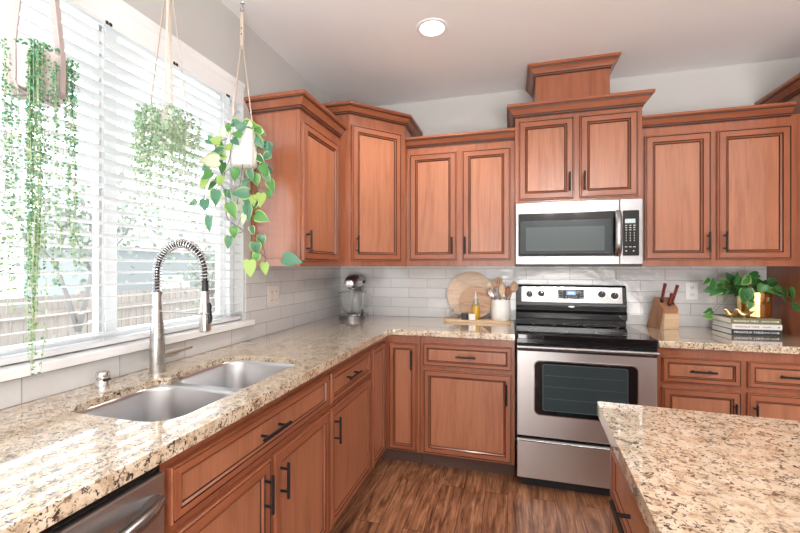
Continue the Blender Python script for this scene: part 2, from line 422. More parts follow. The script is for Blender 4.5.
# ================================================================ blind
t = thing('window_blind', 'white horizontal slat blind lowered over the window above the sink', 'blind', (0, 0, 0))
mb = MB(); nsl = 25; z_top, z_bot = 2.165, 1.075
for i in range(nsl):
    z = z_top-(z_top-z_bot)*i/(nsl-1); tilt = math.radians(9)
    pr_ = []
    for k in range(5):
        q = -1+.5*k; xx = -.033+.0245*q*math.cos(tilt); zz = z+.0245*q*math.sin(tilt)+.0016*(1-q*q); pr_.append((xx, zz))
    poly = [(a, b_+.0014) for a, b_ in pr_]+[(a, b_-.0014) for a, b_ in pr_[::-1]]
    n = len(poly); vs = [(a, WY0+.012, b_) for a, b_ in poly]+[(a, WY1-.01, b_) for a, b_ in poly]
    mb.add(vs, [tuple(range(n)), tuple(range(n, 2*n))[::-1]]+[(j, j+n, (j+1) % n+n, (j+1) % n) for j in range(n)])
mb.build('slat', 'blind', t)
MB().box(-.06, -.008, WY0+.01, WY1-.008, WZ1-.05, WZ1-.002).build('headrail', 'white_trim', t)
vp = [(0, 0), (.004, 0), (.010, .006), (.010, .075), (.016, .083), (.016, .095), (.022, .104), (.022, .114), (0, .114)]
mb = MB(); sweep(mb, [(-.004, WY0-.012), (-.004, WY1-.006)], vp, 2.203, side=-1); mb.build('valance', 'white_trim', t)
for yy in (-2.36, -2.03, -1.735, -1.405):
    mb = MB(); mb.box(.0065, .0085, yy-.012, yy-.002, 2.2, 2.212); mb.box(.0065, .0085, yy-.003, yy+.003, 2.203, 2.206); mb.box(.0065, .0085, yy+.002, yy+.012, 2.2, 2.212)
    mb.build('valance_clip', 'slot', t, label='small dark clip under the valance')
MB().box(-.06, -.008, WY0+.012, WY1-.01, 1.036, 1.054).build('bottom_rail', 'blind', t, bevel=.003)
for yy in (-2.36, -2.04, -1.42):
    mb = MB(); mb.tube([(-.0085, yy, 1.04), (-.0085, yy, 2.27)], .0012, 6); mb.tube([(-.0585, yy, 1.04), (-.0585, yy, 2.27)], .0012, 6)
    mb.build('ladder_cord', 'cord_white', t)
MB().tube([(.004, -1.36, 1.75), (.004, -1.362, 2.20)], .0025, 8).build('tilt_wand', 'cord_white', t)
# ================================================================ recessed lamp
lx, ly, lw = LAMPS[0]
t = thing('ceiling_downlight', 'round white recessed ceiling lamp, lit, above the corner of the cabinets', 'ceiling lamp', (lx, ly, ZC))
MB().lathe([(.066, -.001), (.070, -.006), (.088, -.004), (.090, 0), (.070, .002), (.066, -.001)], n=48).build('trim_ring', 'white_trim', t)
MB().lathe([(.068, 0), (.060, .03), (.050, .06), (.05, .065), (.072, .065), (.072, 0), (.068, 0)], n=48).build('baffle', 'white_trim', t)
MB().lathe([(.0001, .050), (.03, .049), (.049, .056), (.049, .062), (.0001, .062)], n=40).build('bulb', 'lamp_glow', t)
L = bpy.data.lights.new('downlight', 'SPOT'); L.energy = lw; L.spot_size = math.radians(130); L.spot_blend = .6; L.shadow_soft_size = .045; L.color = (1, .93, .82)
lo = bpy.data.objects.new('downlight_beam', L); sc.collection.objects.link(lo); lo.parent = t; lo.location = (0, 0, -.012)

# ================================================================ chandelier of the dining area behind the camera
t = thing('chandelier', 'black chandelier with opal globes in the dining area behind the camera, reflected in the microwave', 'chandelier', (2.3, -4.7, ZC))
MB().lathe([(.0001, 0), (.06, 0), (.06, -.02), (.0001, -.025)], n=24).build('canopy', 'black_metal', t)
MB().tube([(0, 0, -.02), (0, 0, -.42)], .008, 10).build('rod', 'black_metal', t)
for k in range(4):
    a = math.pi/4+math.pi/2*k; e = (.32*math.cos(a), .32*math.sin(a))
    MB().tube([(0, 0, -.42), (e[0]*.5, e[1]*.5, -.46), (e[0], e[1], -.42), (e[0], e[1], -.40)], .007, 8).build('arm', 'black_metal', t)
    MB().uv_sphere((e[0], e[1], -.325), .075, 24, 14).build('globe', 'globe_glow', t)
# ================================================================ cabinets
PROF = [(0, 0, 0), (0, .016, 0), (.0035, .0195, 0), (.008, .0195, 0), (.0095, .0165, 2), (.0135, .0165, 2), (.015, .0195, 0), (.049, .0195, 0),
        (.051, .0155, 2), (.0545, .0155, 2), (.057, .018, 0), (.064, .011, 0), (.066, .0065, 2), (.0685, .0065, 2), (.0705, .0095, 0)]
def panel(x0, x1, z0, z1, yf, horiz=False, k=1.0):
    mb = MB(); vs = []
    for ins, h, _ in PROF:
        i = ins*k
        vs += [(x0+i, yf-h, z0+i), (x1-i, yf-h, z0+i), (x1-i, yf-h, z1-i), (x0+i, yf-h, z1-i)]
    fs = []; ms = []
    for r in range(len(PROF)-1):
        for s_ in range(4):
            a, b_ = r*4+s_, r*4+(s_+1) % 4
            fs.append((a, b_, b_+4, a+4)); g = PROF[r+1][2]
            ms.append(2 if g == 2 else (1 if s_ in (0, 2) else 0))
    o = (len(PROF)-1)*4; fs.append((o, o+1, o+2, o+3)); ms.append(3)
    fs.append((3, 2, 1, 0)); ms.append(0)
    mb.v = vs; mb.f = fs; mb.m = ms; mb.sm = [False]*len(fs)
    return mb
WM = ['cherry', 'cherry_h', 'glaze', 'cherry_panel']
def pull(parent, x, z, yf, length=.13, vert=True):
    mb = MB(); h = length/2; o = .031; p = length*.32
    a, b_ = ((x, yf-o, z-h), (x, yf-o, z+h)) if vert else ((x-h, yf-o, z), (x+h, yf-o, z))
    mb.tube([a, b_], .0058, 10)
    for s_ in (-p, p):
        q = (x, z+s_) if vert else (x+s_, z)
        mb.tube([(q[0], yf, q[1]), (q[0], yf-o, q[1])], .0048, 8)
    return mb.build('handle', 'black_metal', parent, label='black bar handle')
def door(parent, x0, x1, z0, z1, yf, hx=None, hz=None, name='door', vert=True, hl=.13, k=None, horiz=False):
    k = k or (.52 if 'drawer' in name else (.86 if parent.get('category') == 'wall cabinet' else .72))
    d = panel(x0, x1, z0, z1, yf, horiz, k).build(name, WM, parent)
    if hx is not None: pull(d, hx, hz, yf-.0195, hl, vert)
    return d
CROWN = [(0, 0), (.006, 0), (.006, .009), (.012, .012), (.013, .0175), (.017, .019), (.022, .026), (.034, .040), (.039, .043), (.041, .0495), (.045, .051), (.052, .054), (.052, .068), (0, .068)]
CRM = [0, 1, 0, 1, 0, 0, 0, 0, 1, 0, 0, 0, 0, 0]
def crown(parent, path, z0, k=1.0, kz=None):
    kz = kz or k; mb = MB(); sweep(mb, path, [(o*k, u*kz) for o, u in CROWN], z0, CRM, side=-1)
    return mb.build('crown_moulding', ['cherry_h', 'glaze'], parent)
UB = 1.325
# --- upper cabinet beside the window (front faces the room, side panel faces the camera)
t = thing('upper_cabinet', 'single-door cherry wall cabinet beside the window, its plain side panel towards the sink', 'wall cabinet', (0, -1.213, UB), math.pi/2)
MB().box(0, .512, -.292, -.001, 0, .855).build('body', 'cherry', t, bevel=.0015)
MB().box(0, .512, -.312, -.2925, 0, .855).build('face_frame', 'cherry', t, bevel=.0015)
door(t, .007, .467, .031, .793, -.312, .034, .137, hl=.12)
crown(t, [(0, 0), (0, -.313), (.512, -.313)], .853, 1.1, 1.15)
# --- diagonal corner cabinet
ang = math.atan2(.315, .295); c_, s_ = math.cos(ang), math.sin(ang)
def loc2(p, o=(.385, -.70)): d = (p[0]-o[0], p[1]-o[1]); return (d[0]*c_+d[1]*s_, -d[0]*s_+d[1]*c_)
t = thing('upper_cabinet', 'tall diagonal corner wall cabinet in cherry with one narrow door, above the stand mixer', 'wall cabinet', (.385, -.70, UB), ang)
poly = [loc2(p) for p in [(.009, -.009), (.009, -.70), (.385, -.70), (.68, -.385), (.68, -.009)]]
MB().prism(poly, 0, 1.02, 'xy').build('body', 'cherry', t, bevel=.0015)
door(t, .008, .394, .036, .94, -.001, .043, .145, hl=.12)
crown(t, [loc2(p) for p in [(.002, -.70), (.385, -.70), (.68, -.385), (.68, -.002)]], 1.010, 1.0, 1.0)
# --- back wall uppers
def upper(x0, x1, ztop, depth, doors, label, crown_path=None, ck=1.0, ckz=1.0, z0=UB, cz=None):
    t = thing('upper_cabinet', label, 'wall cabinet', (x0, 0, z0))
    W = x1-x0; H = ztop-z0
    MB().box(0, W, -depth+.02, -.009, 0, H).build('body', 'cherry', t)
    MB().box(0, W, -depth, -depth+.0195, 0, H).build('face_frame', 'cherry', t, bevel=.001)
    for (a, b_, c, d, hx, hz) in doors: door(t, a-x0, b_-x0, c-z0, d-z0, -depth, hx-x0, hz-z0, hl=.12)
    if crown_path: crown(t, [(p[0]-x0, p[1]) for p in crown_path], (cz or ztop)-z0, ck, ckz)
    return t
upper(.6815, 1.441, 2.20, .33, [(.704, 1.047, 1.367, 2.137, 1.017, 1.471), (1.085, 1.413, 1.367, 2.137, 1.107, 1.471)],
      'two-door cherry wall cabinet between the diagonal corner cabinet and the microwave', [(.6815, -.331), (1.441, -.331)], cz=2.185)
upper(2.197, 3.02, 2.20, .33, [(2.219, 2.574, 1.364, 2.137, 2.551, 1.470), (2.602, 2.966, 1.364, 2.137, 2.636, 1.470)],
      'two-door cherry wall cabinet right of the microwave, above the knife block and potted plant', [(2.197, -.331), (2.965, -.331)], cz=2.188)
upper(1.443, 2.195, 2.325, .38, [(1.462, 1.806, 1.760, 2.286, 1.776, 1.866), (1.838, 2.171, 1.760, 2.286, 1.862, 1.866)],
      'short raised cherry wall cabinet with two doors and heavy crown, directly above the microwave', [(1.443, -.002), (1.443, -.381), (2.195, -.381), (2.195, -.002)], 1.05, 1.2, z0=1.742, cz=2.31)
t = thing('chimney_box', 'small cherry box with crown trim, reaching the ceiling above the microwave cabinet', 'cabinet top box', (1.575, 0, 2.3925))
MB().box(0, .45, -.335, -.002, 0, .2725).build('body', 'cherry', t)
crown(t, [(0, -.002), (0, -.336), (.45, -.336), (.45, -.002)], .198, 1.0, 1.08)
# --- tall end panel at the right
t = thing('refrigerator_surround', 'tall cherry side panel with higher crown at the right edge, behind the potted plant', 'tall cabinet panel', (3.022, 0, 0))
MB().box(0, .03, -.70, -.0005, 0.001, 2.345).build('side_panel', 'cherry', t)
MB().box(.03, .94, -.66, -.0005, 1.85, 2.345).build('bridge_cabinet', 'cherry', t)
for a in (.045, .495): door(t, a, a+.43, 1.87, 2.31, -.66, a+(.40 if a < .1 else .03), 1.94)
MB().box(.94, .97, -.70, -.0005, 0.001, 2.345).build('side_panel', 'cherry', t)
crown(t, [(0, -.002), (0, -.70), (.97, -.70), (.97, -.002)], 2.322, 1.25, 1.15)

# --- base cabinets; local x runs along the wall, front at -y
BD = .61
def base(name, label, loc, rz, W, fronts, body=(0, None), toe=(0, None), open_top=False):
    t = thing(name, label, 'base cabinet', loc, rz)
    if open_top:
        mb = MB(); mb.box(0, .018, -BD+.02, -.001, .105, .873); mb.box(W-.018, W, -BD+.02, -.001, .105, .873); mb.box(.018, W-.018, -BD+.02, -.001, .105, .123); mb.box(.018, W-.018, -.012, -.001, .123, .66)
    else: mb = MB().box(body[0], body[1] or W, -BD+.02, -.001, .105, .873)
    mb.build('body', 'cherry', t)
    MB().box(0, W, -BD, -BD+.0195, .105, .873).build('face_frame', 'cherry', t, bevel=.001)
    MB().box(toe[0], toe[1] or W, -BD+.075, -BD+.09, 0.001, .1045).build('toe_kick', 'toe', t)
    for f_ in fronts: door(t, *f_[:4], -BD, **f_[4])
    return t
dr = lambda hx, hz, **k: dict(hx=hx, hz=hz, **k)
H90 = math.pi/2
base('sink_cabinet', 'wide cherry sink cabinet with one long false drawer over two doors, beside the dishwasher', (0, -2.375, 0), H90, .881,
     [(.018, .872, .700, .839, dict(name='false_drawer', hx=.418, hz=.772, vert=False, hl=.155, horiz=False)),
      (.018, .426, .125, .671, dr(.386, .574, hl=.125)), (.448, .872, .125, .671, dr(.480, .572, hl=.125))], open_top=True)
base('drawer_cabinet', 'cherry base cabinet with one drawer over one door, between sink cabinet and inner corner', (0, -1.4935, 0), H90, .555,
     [(.0085, .5405, .697, .838, dict(name='drawer', hx=.2295, hz=.776, vert=False, hl=.15)), (.0085, .5405, .125, .673, dr(.0385, .572, hl=.12))])
# corner cabinet with its two narrow doors
t = thing('corner_cabinet', 'L-shaped cherry corner base cabinet with two narrow tall doors meeting at the inner corner', 'base cabinet', (0, 0, 0))
MB().prism([(.009, -.009), (.009, -.938), (.59, -.938), (.59, -.59), (.842, -.59), (.842, -.009)], .105, .873, 'xy').build('body', 'cherry', t)
MB().prism([(.59, -.938), (.61, -.938), (.61, -.61), (.842, -.61), (.842, -.59), (.59, -.59)], .105, .873, 'xy').build('face_frame', 'cherry', t, bevel=.001)
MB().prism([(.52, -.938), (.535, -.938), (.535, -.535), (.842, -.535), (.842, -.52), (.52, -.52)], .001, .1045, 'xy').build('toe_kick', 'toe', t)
d = panel(.634, .826, .115, .818, -.61, k=.62).build('door', WM, t); pull(d, .793, .718, -.6295, .125)
mb = panel(-.922, -.675, .125, .835, -.61, k=.62); mb.xform(Matrix.Rotation(H90, 4, 'Z')); d = mb.build('door', WM, t)
base('drawer_cabinet', 'cherry base cabinet with one drawer over one wide door, left of the range', (.845, 0, 0), 0, .592,
     [(.020, .575, .683, .826, dict(name='drawer', hx=.2965, hz=.756, vert=False, hl=.125)), (.022, .575, .118, .658, dr(.543, .544, hl=.125))])
base('drawer_cabinet', 'cherry base cabinet with two drawers over two doors, right of the range', (2.203, 0, 0), 0, .815,
     [(.020, .387, .684, .822, dict(name='drawer', hx=.203, hz=.757, vert=False, hl=.125)), (.417, .782, .684, .822, dict(name='drawer', hx=.60, hz=.757, vert=False, hl=.125)),
      (.020, .389, .115, .656, dr(.350, .540, hl=.125)), (.415, .782, .115, .656, dr(.441, .540, hl=.125))])
# ================================================================ countertops
SB = [(-2.302, -1.966), (-1.936, -1.572)]      # the two sink bowls along y
SX0, SX1 = .168, .548
hole = rrect(SX0, SX1, SB[0][0], SB[1][1], .085, 8)
# small rounded point of stone between the bowls at the back edge
i0 = next(i for i, p in enumerate(hole) if p[0] < SX0+.0005 and p[1] < -1.9)
def nose(e): return [(SX0+e+.036*math.exp(-(q/.024)**2), -1.95-q) for q in [-.08+.01*k for k in range(17)]]
def bowl_hole(e):
    h = rrect(SX0+e, SX1-e, SB[0][0]+e, SB[1][1]-e, .085-e, 8); i = next(i for i, p in enumerate(h) if p[0] < SX0+e+.0005 and p[1] < -1.9)
    return h[:i]+nose(e)+h[i:]
hole = bowl_hole(0)
CD = .648
mb = MB().plate([(.0085, -.0085), (.0085, -3.0), (CD, -3.0), (CD, -CD-.02), (CD+.02, -CD), (1.439, -CD), (1.439, -.0085)], [hole], .876, CT)
tag(mb.build('countertop', 'granite', bevel=.005, seg=3), 'L-shaped beige speckled granite countertop with the double sink', 'countertop')
tag(MB().box(2.2, 3.021, -CD, -.0085, .876, CT).build('countertop', 'granite', bevel=.005, seg=3), 'granite countertop right of the range, under the knife block and books', 'countertop')
# ================================================================ sink
t = thing('kitchen_sink', 'undermount stainless steel double-bowl sink set in the granite in front of the window', 'sink', (0, 0, 0))
outer = bowl_hole(.0008)
bowl = lambda i, e: rrect(SX0+e+.003, SX1-e-.003, SB[i][0]+e+.003*(1-i), SB[i][1]-e-.003*i, .085-e*.6 if e < .05 else .05, 8)
MB().plate(outer, [bowl(0, 0), bowl(1, 0)], .889, .8925, hole_walls=False).build('rim', 'sink_steel', t)
for i in (0, 1):
    mb = MB(); rings = [(0, .8925), (.003, .890), (.006, .880), (.014, .72), (.022, .685), (.045, .672), (.09, .668)]
    loops = [[(p[0], p[1], z) for p in bowl(i, e)] for e, z in rings]
    n = len(loops[0]); vs = [p for l in loops for p in l]
    fs = [(r*n+k, r*n+(k+1) % n, (r+1)*n+(k+1) % n, (r+1)*n+k) for r in range(len(loops)-1) for k in range(n)]
    fs.append(tuple((len(loops)-1)*n+k for k in range(n)))
    mb.add(vs, fs, 0, True); mb.sm[-1] = False
    b_ = mb.build('bowl', 'sink_steel', t, fix=False)
    cx, cy = (SX0+SX1)/2-.05, (SB[i][0]+SB[i][1])/2
    MB().lathe([(.0001, .002), (.03, .002), (.032, .004), (.055, .0035), (.057, 0)], (cx, cy, .668), 28).build('drain', 'chrome', t)
# ================================================================ faucet
t = thing('kitchen_faucet', 'tall brushed-nickel spring faucet with pull-down head behind the sink', 'faucet', (.089, -1.903, CT))
MB().lathe([(.0001, 0), (.029, 0), (.029, .006), (.0265, .008), (.026, .10), (.0235, .16), (.019, .22), (.0155, .262), (.0145, .312), (.0001, .312)], n=32).build('body', 'nickel', t)
arch = []
R_ = .112; zc_ = .385
for k in range(6): arch.append((0, 0, .30+(zc_-.30)*k/6))
for k in range(25):
    a = math.pi-math.pi*k/24*1.02; arch.append((R_+R_*math.cos(a), 0, zc_+R_*math.sin(a)))
ex, ez = arch[-1][0], arch[-1][2]
arch.append((ex+.001, 0, ez-.02))
MB().tube(arch+[(ex+.001, 0, ez-.05)], .0085, 12).build('hose', 'black_plastic', t, label='dark flexible hose inside the spring')
# helix
def resample(pts, step):
    out = []; P = [Vector(p) for p in pts]
    cur = 0; acc = 0
    for i in range(len(P)-1):
        L_ = (P[i+1]-P[i]).length; d = acc
        while d < L_: out.append(P[i].lerp(P[i+1], d/L_)); d += step
        acc = d-L_
    return out
turns_pitch = .0118; per = 14
fine = resample(arch, turns_pitch/per); hx = []
for i, p in enumerate(fine):
    q = fine[min(i+1, len(fine)-1)]; pr2 = fine[max(i-1, 0)]; tg = (q-pr2).normalized(); n1 = Vector((0, 1, 0)); n2 = tg.cross(n1)
    a = 2*math.pi*i/per; hx.append(p+(n1*math.cos(a)+n2*math.sin(a))*.0160)
MB().tube(hx, .0019, 6).build('spring', 'chrome', t)
MB().lathe([(.0001, 0), (.0185, 0), (.0185, .012), (.0001, .012)], (0, 0, .300), 24).build('spring_collar', 'nickel', t)
MB().lathe([(.0001, 0), (.019, 0), (.0205, .006), (.0185, .075), (.0145, .125), (.013, .150), (.0001, .150)], (ex+.001, 0, .168), 28).build('spray_head', 'nickel', t)
MB().lathe([(.0001, 0), (.0125, 0), (.011, .03), (.013, .04), (.0001, .04)], (ex+.001, 0, .318), 20).build('head_connector', 'black_plastic', t)
mb = MB(); mb.prism([(.016, .195), (.026, .20), (.031, .215), (.028, .235), (.024, .25), (.028, .262), (.022, .275), (.014, .275)], -.007, .007, 'xz')
mb.xform(Matrix.Translation((ex, 0, 0))); mb.build('spray_button', 'black_plastic', t, bevel=.003)
mb = MB(); mb.tube([(0, 0, .236), (ex-.017, 0, .236)], .0042, 10)
mb.lathe([(.017, -.006), (.0205, -.006), (.0205, .006), (.017, .006), (.017, -.006)], (0, 0, .236), 20)
ring = [(ex+.001+.021*math.cos(a), .021*math.sin(a), .236) for a in [math.pi*2*k/18 for k in range(18)]]
mb.tube(ring, .0035, 8, closed=True); mb.build('support_arm', 'nickel', t)
mb = MB(); mb.tube([(0, .018, .060), (0, .095, .060)], .0135, 20); mb.tube([(0, .090, .061), (0, .170, .063)], .0075, 14); mb.build('lever', 'nickel', t)
t2 = thing('air_gap', 'small chrome cylinder cap on the granite left of the faucet', 'sink air gap', (.065, -2.096, CT))
MB().lathe([(.0001, 0), (.021, 0), (.021, .018), (.0195, .02), (.0195, .026), (.021, .028), (.021, .045), (.018, .050), (.0001, .051)], n=28).build('cap', 'chrome', t2)
MB().box(.0135, .0225, -.012, .012, .02, .0265).build('vent_slot', 'slot', t2)
# ================================================================ dishwasher
t = thing('dishwasher', 'stainless steel dishwasher under the counter at the lower left corner of the photo', 'dishwasher', (0, -2.976, 0), H90)
MB().box(0.002, .598, -.575, -.02, .105, .868).build('body', 'black_plastic', t)
MB().box(.004, .596, -.632, -.576, .11, .845).build('door', 'steel_light', t, bevel=.004)
MB().box(.006, .594, -.618, -.576, .848, .868).build('control_strip', 'black_glass', t)
mb = MB(); pts = [(.03, -.634, .79)]+[(.03+.54*k/14, -.64-.045*math.sin(math.pi*k/14)**.6, .79) for k in range(1, 14)]+[(.57, -.634, .79)]
mb.tube(pts, .021, 12, flat=.75); mb.build('handle', 'steel', t)
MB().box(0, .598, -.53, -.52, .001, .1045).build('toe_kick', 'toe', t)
tag(MB().box(0.009, .61, -2.998, -2.979, .001, .873).build('end_panel', 'cherry'), 'cherry end panel beside the dishwasher, away from the sink cabinet', 'panel')
# ================================================================ range
RX = 1.4455
t = thing('electric_range', 'freestanding stainless and black electric range with glass cooktop between the base cabinets', 'range', (RX, 0, 0))
W = .745; FY = -.665
MB().box(.004, W-.004, FY+.03, -.02, .06, .895).build('body', 'black_enamel', t)
mb = MB(); mb.plate(rrect(0, W, FY-.012, -.03, .012), [], .897, .921); mb.build('cooktop', 'black_glass', t, bevel=.004)
def strip_ring(mb, cx, cy, r, z, wd=.0015, n=48):
    vs = circle(cx, cy, r, n)+circle(cx, cy, r-wd, n)
    mb.add([(x, y, z) for x, y in vs], [(i, (i+1) % n, n+(i+1) % n, n+i) for i in range(n)])
mb = MB()
for cx, cy, r in ((.19, -.50, .115), (.55, -.50, .085), (.19, -.22, .075), (.55, -.22, .105), (.37, -.17, .05)): strip_ring(mb, cx, cy, r, .9214)
mb.build('burner_ring', 'grey_print', t, fix=False)
MB().box(.002, W-.002, FY-.004, FY+.03, .868, .8965).build('front_lip', 'black_enamel', t, bevel=.003)
d = MB().box(.004, W-.004, FY, FY+.03, .318, .864).build('oven_door', 'steel_light', t, bevel=.004)
mb = MB(); mb.prism([(FY-.001, .836), (FY-.030, .838), (FY-.040, .846), (FY-.038, .858), (FY-.020, .864), (FY-.001, .864)], .004, W-.004, 'yz'); mb.build('handle', 'steel', d, bevel=.003)
MB().box(.006, W-.006, FY-.0012, FY, .822, .836).build('handle_gap_shade', 'black_plastic', d)  # dark strip on the door face paints the shade under the handle
def rr_plate(x0, x1, z0, z1, r, y0, y1):
    m = MB(); m.plate(rrect(x0, x1, z0, z1, r), [], -y1, -y0); m.xform(Matrix(((1, 0, 0, 0), (0, 0, -1, 0), (0, 1, 0, 0), (0, 0, 0, 1)))); return m
rr_plate(.098, .648, .447, .772, .035, FY-.003, FY).build('window_trim', 'chrome', d)
rr_plate(.104, .642, .453, .766, .030, FY-.0045, FY-.003).build('window_border', 'black_glass', d)
rr_plate(.148, .598, .478, .752, .012, FY-.0055, FY-.0045).build('window_trim', 'grey_glass_light', d)
rr_plate(.152, .594, .482, .748, .010, FY-.0065, FY-.0055).build('window_glass', 'grey_glass', d)
mb = MB()
for z in (.55, .62, .685): mb.box(.16, .586, FY-.0070, FY-.0065, z, z+.0022)
mb.build('oven_rack', 'grey_glass_light', d)
d = MB().box(.004, W-.004, FY-.002, FY+.03, .068, .288).build('storage_drawer', 'steel_light', t, bevel=.004)
mb = MB(); mb.prism([(FY, .290), (FY-.016, .290), (FY-.020, .298), (FY-.012, .306), (FY, .308)], .004, W-.004, 'yz'); mb.build('drawer_lip', 'steel', d, bevel=.002)
MB().box(.03, W-.03, FY+.05, FY+.06, .001, .06).build('kick', 'black_plastic', t)
mb = MB()
for x in (.05, W-.05):
    for y in (FY+.09, -.08): mb.lathe([(.0001, 0), (.018, 0), (.018, .012), (.008, .014), (.008, .062)], (x, y, 0.0005), 14)
mb.build('leveling_foot', 'black_plastic', t)
bgp = [(-.02, .915), (-.075, .915), (-.075, .945), (-.105, .950), (-.108, .990), (-.098, 1.005), (-.092, 1.01), (-.098, 1.045), (-.094, 1.060), (-.078, 1.176), (-.065, 1.19), (-.02, 1.19)]
g = MB().prism(bgp, 0.006, W-.006, 'yz').build('backguard', 'black_enamel', t, bevel=.003)
# sloped control panel on the backguard
def slope(z): return -.094+(z-1.06)/(1.176-1.06)*(.016)
def on_slope(x0, x1, z0, z1, th, base=.0):
    m = MB(); ya, yb = slope(z0)-base, slope(z1)-base
    vs = [(x0, ya, z0), (x1, ya, z0), (x1, yb, z1), (x0, yb, z1), (x0, ya-th, z0), (x1, ya-th, z0), (x1, yb-th, z1), (x0, yb-th, z1)]
    return m.add(vs, [(0, 1, 2, 3), (4, 5, 6, 7), (0, 1, 5, 4), (1, 2, 6, 5), (2, 3, 7, 6), (3, 0, 4, 7)])
cp = on_slope(.045, .712, 1.066, 1.178, .004).build('control_panel', 'steel', g, bevel=.0012)
rxl = lambda X: X-RX
for X, z in ((1.547, 1.123), (1.629, 1.129), (2.027, 1.129), (2.108, 1.121)):
    y = slope(z)-.004; x = rxl(X); tl = Matrix.Translation((x, y, z)) @ Matrix.Rotation(math.radians(-8), 4, 'X')
    mb = MB(); mb.lathe([(.033, 0), (.033, .003), (.0001, .0035)], n=28, axis='y', mi=1); mb.lathe([(.024, .002), (.022, .016), (.020, .018), (.0001, .018)], n=28, axis='y')
    mb.box(-.0045, .0045, -.026, -.016, -.020, .020); mb.box(-.001, .001, -.0268, -.0258, .004, .018, 1); mb.xform(tl); mb.build('knob', ['black_plastic', 'chrome'], t)
dp = on_slope(1.742-RX, 1.914-RX, 1.094, 1.158, .002, .004).build('display_panel', 'black_glass', t)
on_slope(1.797-RX, 1.862-RX, 1.119, 1.149, .001, .006).build('screen', 'lcd', dp)
def text(s, size, parent, mat, loc, rot=(math.pi/2, 0, 0), name='lettering', ext=.0004, align='CENTER', sx=1):
    c = bpy.data.curves.new(name, 'FONT'); c.body = s; c.size = size; c.extrude = ext; c.align_x = align; c.align_y = 'CENTER'
    c.materials.append(M[mat]); o = bpy.data.objects.new(name, c); sc.collection.objects.link(o); o.parent = parent
    bpy.context.view_layer.update(); me = bpy.data.meshes.new_from_object(o); bpy.data.objects.remove(o); me.name = name
    o = bpy.data.objects.new(name, me); sc.collection.objects.link(o); o.parent = parent
    o.location = loc; o.rotation_euler = rot; o.scale = (sx, 1, 1); return o
text('12:45', .019, dp, 'lcd_text', (1.829-RX, slope(1.134)-.0078, 1.134), (math.radians(82), 0, 0), 'clock_digits')
mb = MB()
for i in range(5): mb.box(1.792+i*.0165-RX, 1.800+i*.0165-RX, slope(1.106)-.0068, slope(1.106)-.0058, 1.103, 1.109)
for X in (1.751, 1.768, 1.89, 1.903): 
    for z in (1.105, 1.122, 1.14): mb.box(X-RX, X+.006-RX, slope(z)-.0068, slope(z)-.0058, z-.003, z+.003)
mb.lathe([(.012, 0), (.012, .001), (.0085, .001), (.0085, 0)], (1.880-RX, slope(1.137)-.0058, 1.137), 16, axis='y')
mb.build('printed_keys', 'grey_print', dp)
mb = MB()
for X in (1.686, 1.966): mb.box(X-RX, X+.004-RX, slope(1.13)-.0048, slope(1.13)-.0038, 1.125, 1.137)
mb.build('indicator', 'slot', cp)
m = MB(); m.uv_sphere((1.831-RX, -.0965, 1.036), .012, 20, 8, 0, (1.9, .25, .75)); m.build('badge', 'chrome', t)
# ================================================================ microwave
t = thing('microwave', 'over-the-range stainless microwave with black glass door and keypad, hung above the range', 'microwave', (1.4455, 0, UB))
MB().box(0, W, -.375, -.009, .012, .416).build('body', 'black_enamel', t)
MB().box(0.002, W-.002, -.405, -.02, -.002, .0115).build('vent_grille', 'black_plastic', t)
d = MB().box(0, .617, -.41, -.3755, .012, .416).build('door', 'steel', t, bevel=.003)
k = MB().box(.619, W, -.41, -.3755, .012, .416).build('control_side', 'steel', t, bevel=.003)
rr_plate(.017, .617, .065, .345, .006, -.4125, -.41).build('door_glass', 'black_glass', d)
rr_plate(.030, .570, .082, .296, .004, -.4135, -.4125).build('inner_frame', 'grey_glass', d)
rr_plate(.064, .532, .100, .254, .006, -.4145, -.4135).build('window_glass', 'grey_glass_light', d)
mb = MB(); pts = [(.608, -.413-.034*math.sin(math.pi*q/12)**.5 if 0 < q < 12 else -.412, .070+.270*q/12) for q in range(13)]
o_ = len(mb.v); mb.tube([(0, p[1], p[2]) for p in pts], .0125, 12); mb.xform(Matrix.Translation((.605, 0, 0)) @ Matrix.Diagonal((1.55, 1, 1, 1))); mb.build('handle', 'steel', d)
rr_plate(.634, .724, .065, .345, .006, -.4125, -.41).build('keypad', 'black_glass', k)
rr_plate(.646, .703, .266, .292, .002, -.4132, -.4125).build('screen', 'lcd_mw', k)
text('COOK', .017, k, 'grey_print', (.6745, -.4137, .279), name='display_text')
mb = MB()
for r in range(3):
    for c in range(3): mb.box(.648+c*.022, .659+c*.022, -.4132, -.4125, .222+r*.014, .2265+r*.014)
for r in range(4):
    for c in range(3): mb.box(.651+c*.022, .655+c*.022, -.4132, -.4125, .156+r*.0155, .162+r*.0155)
for c in range(3): mb.box(.646+c*.023, .659+c*.023, -.4132, -.4125, .118, .122)
for c in (0, 2): mb.box(.650+c*.020, .657+c*.020, -.4132, -.4125, .092, .098)
mb.build('printed_keys', 'grey_print', k)
text('Whirlpool', .017, d, 'chrome', (.372, -.4103, .382), name='badge')
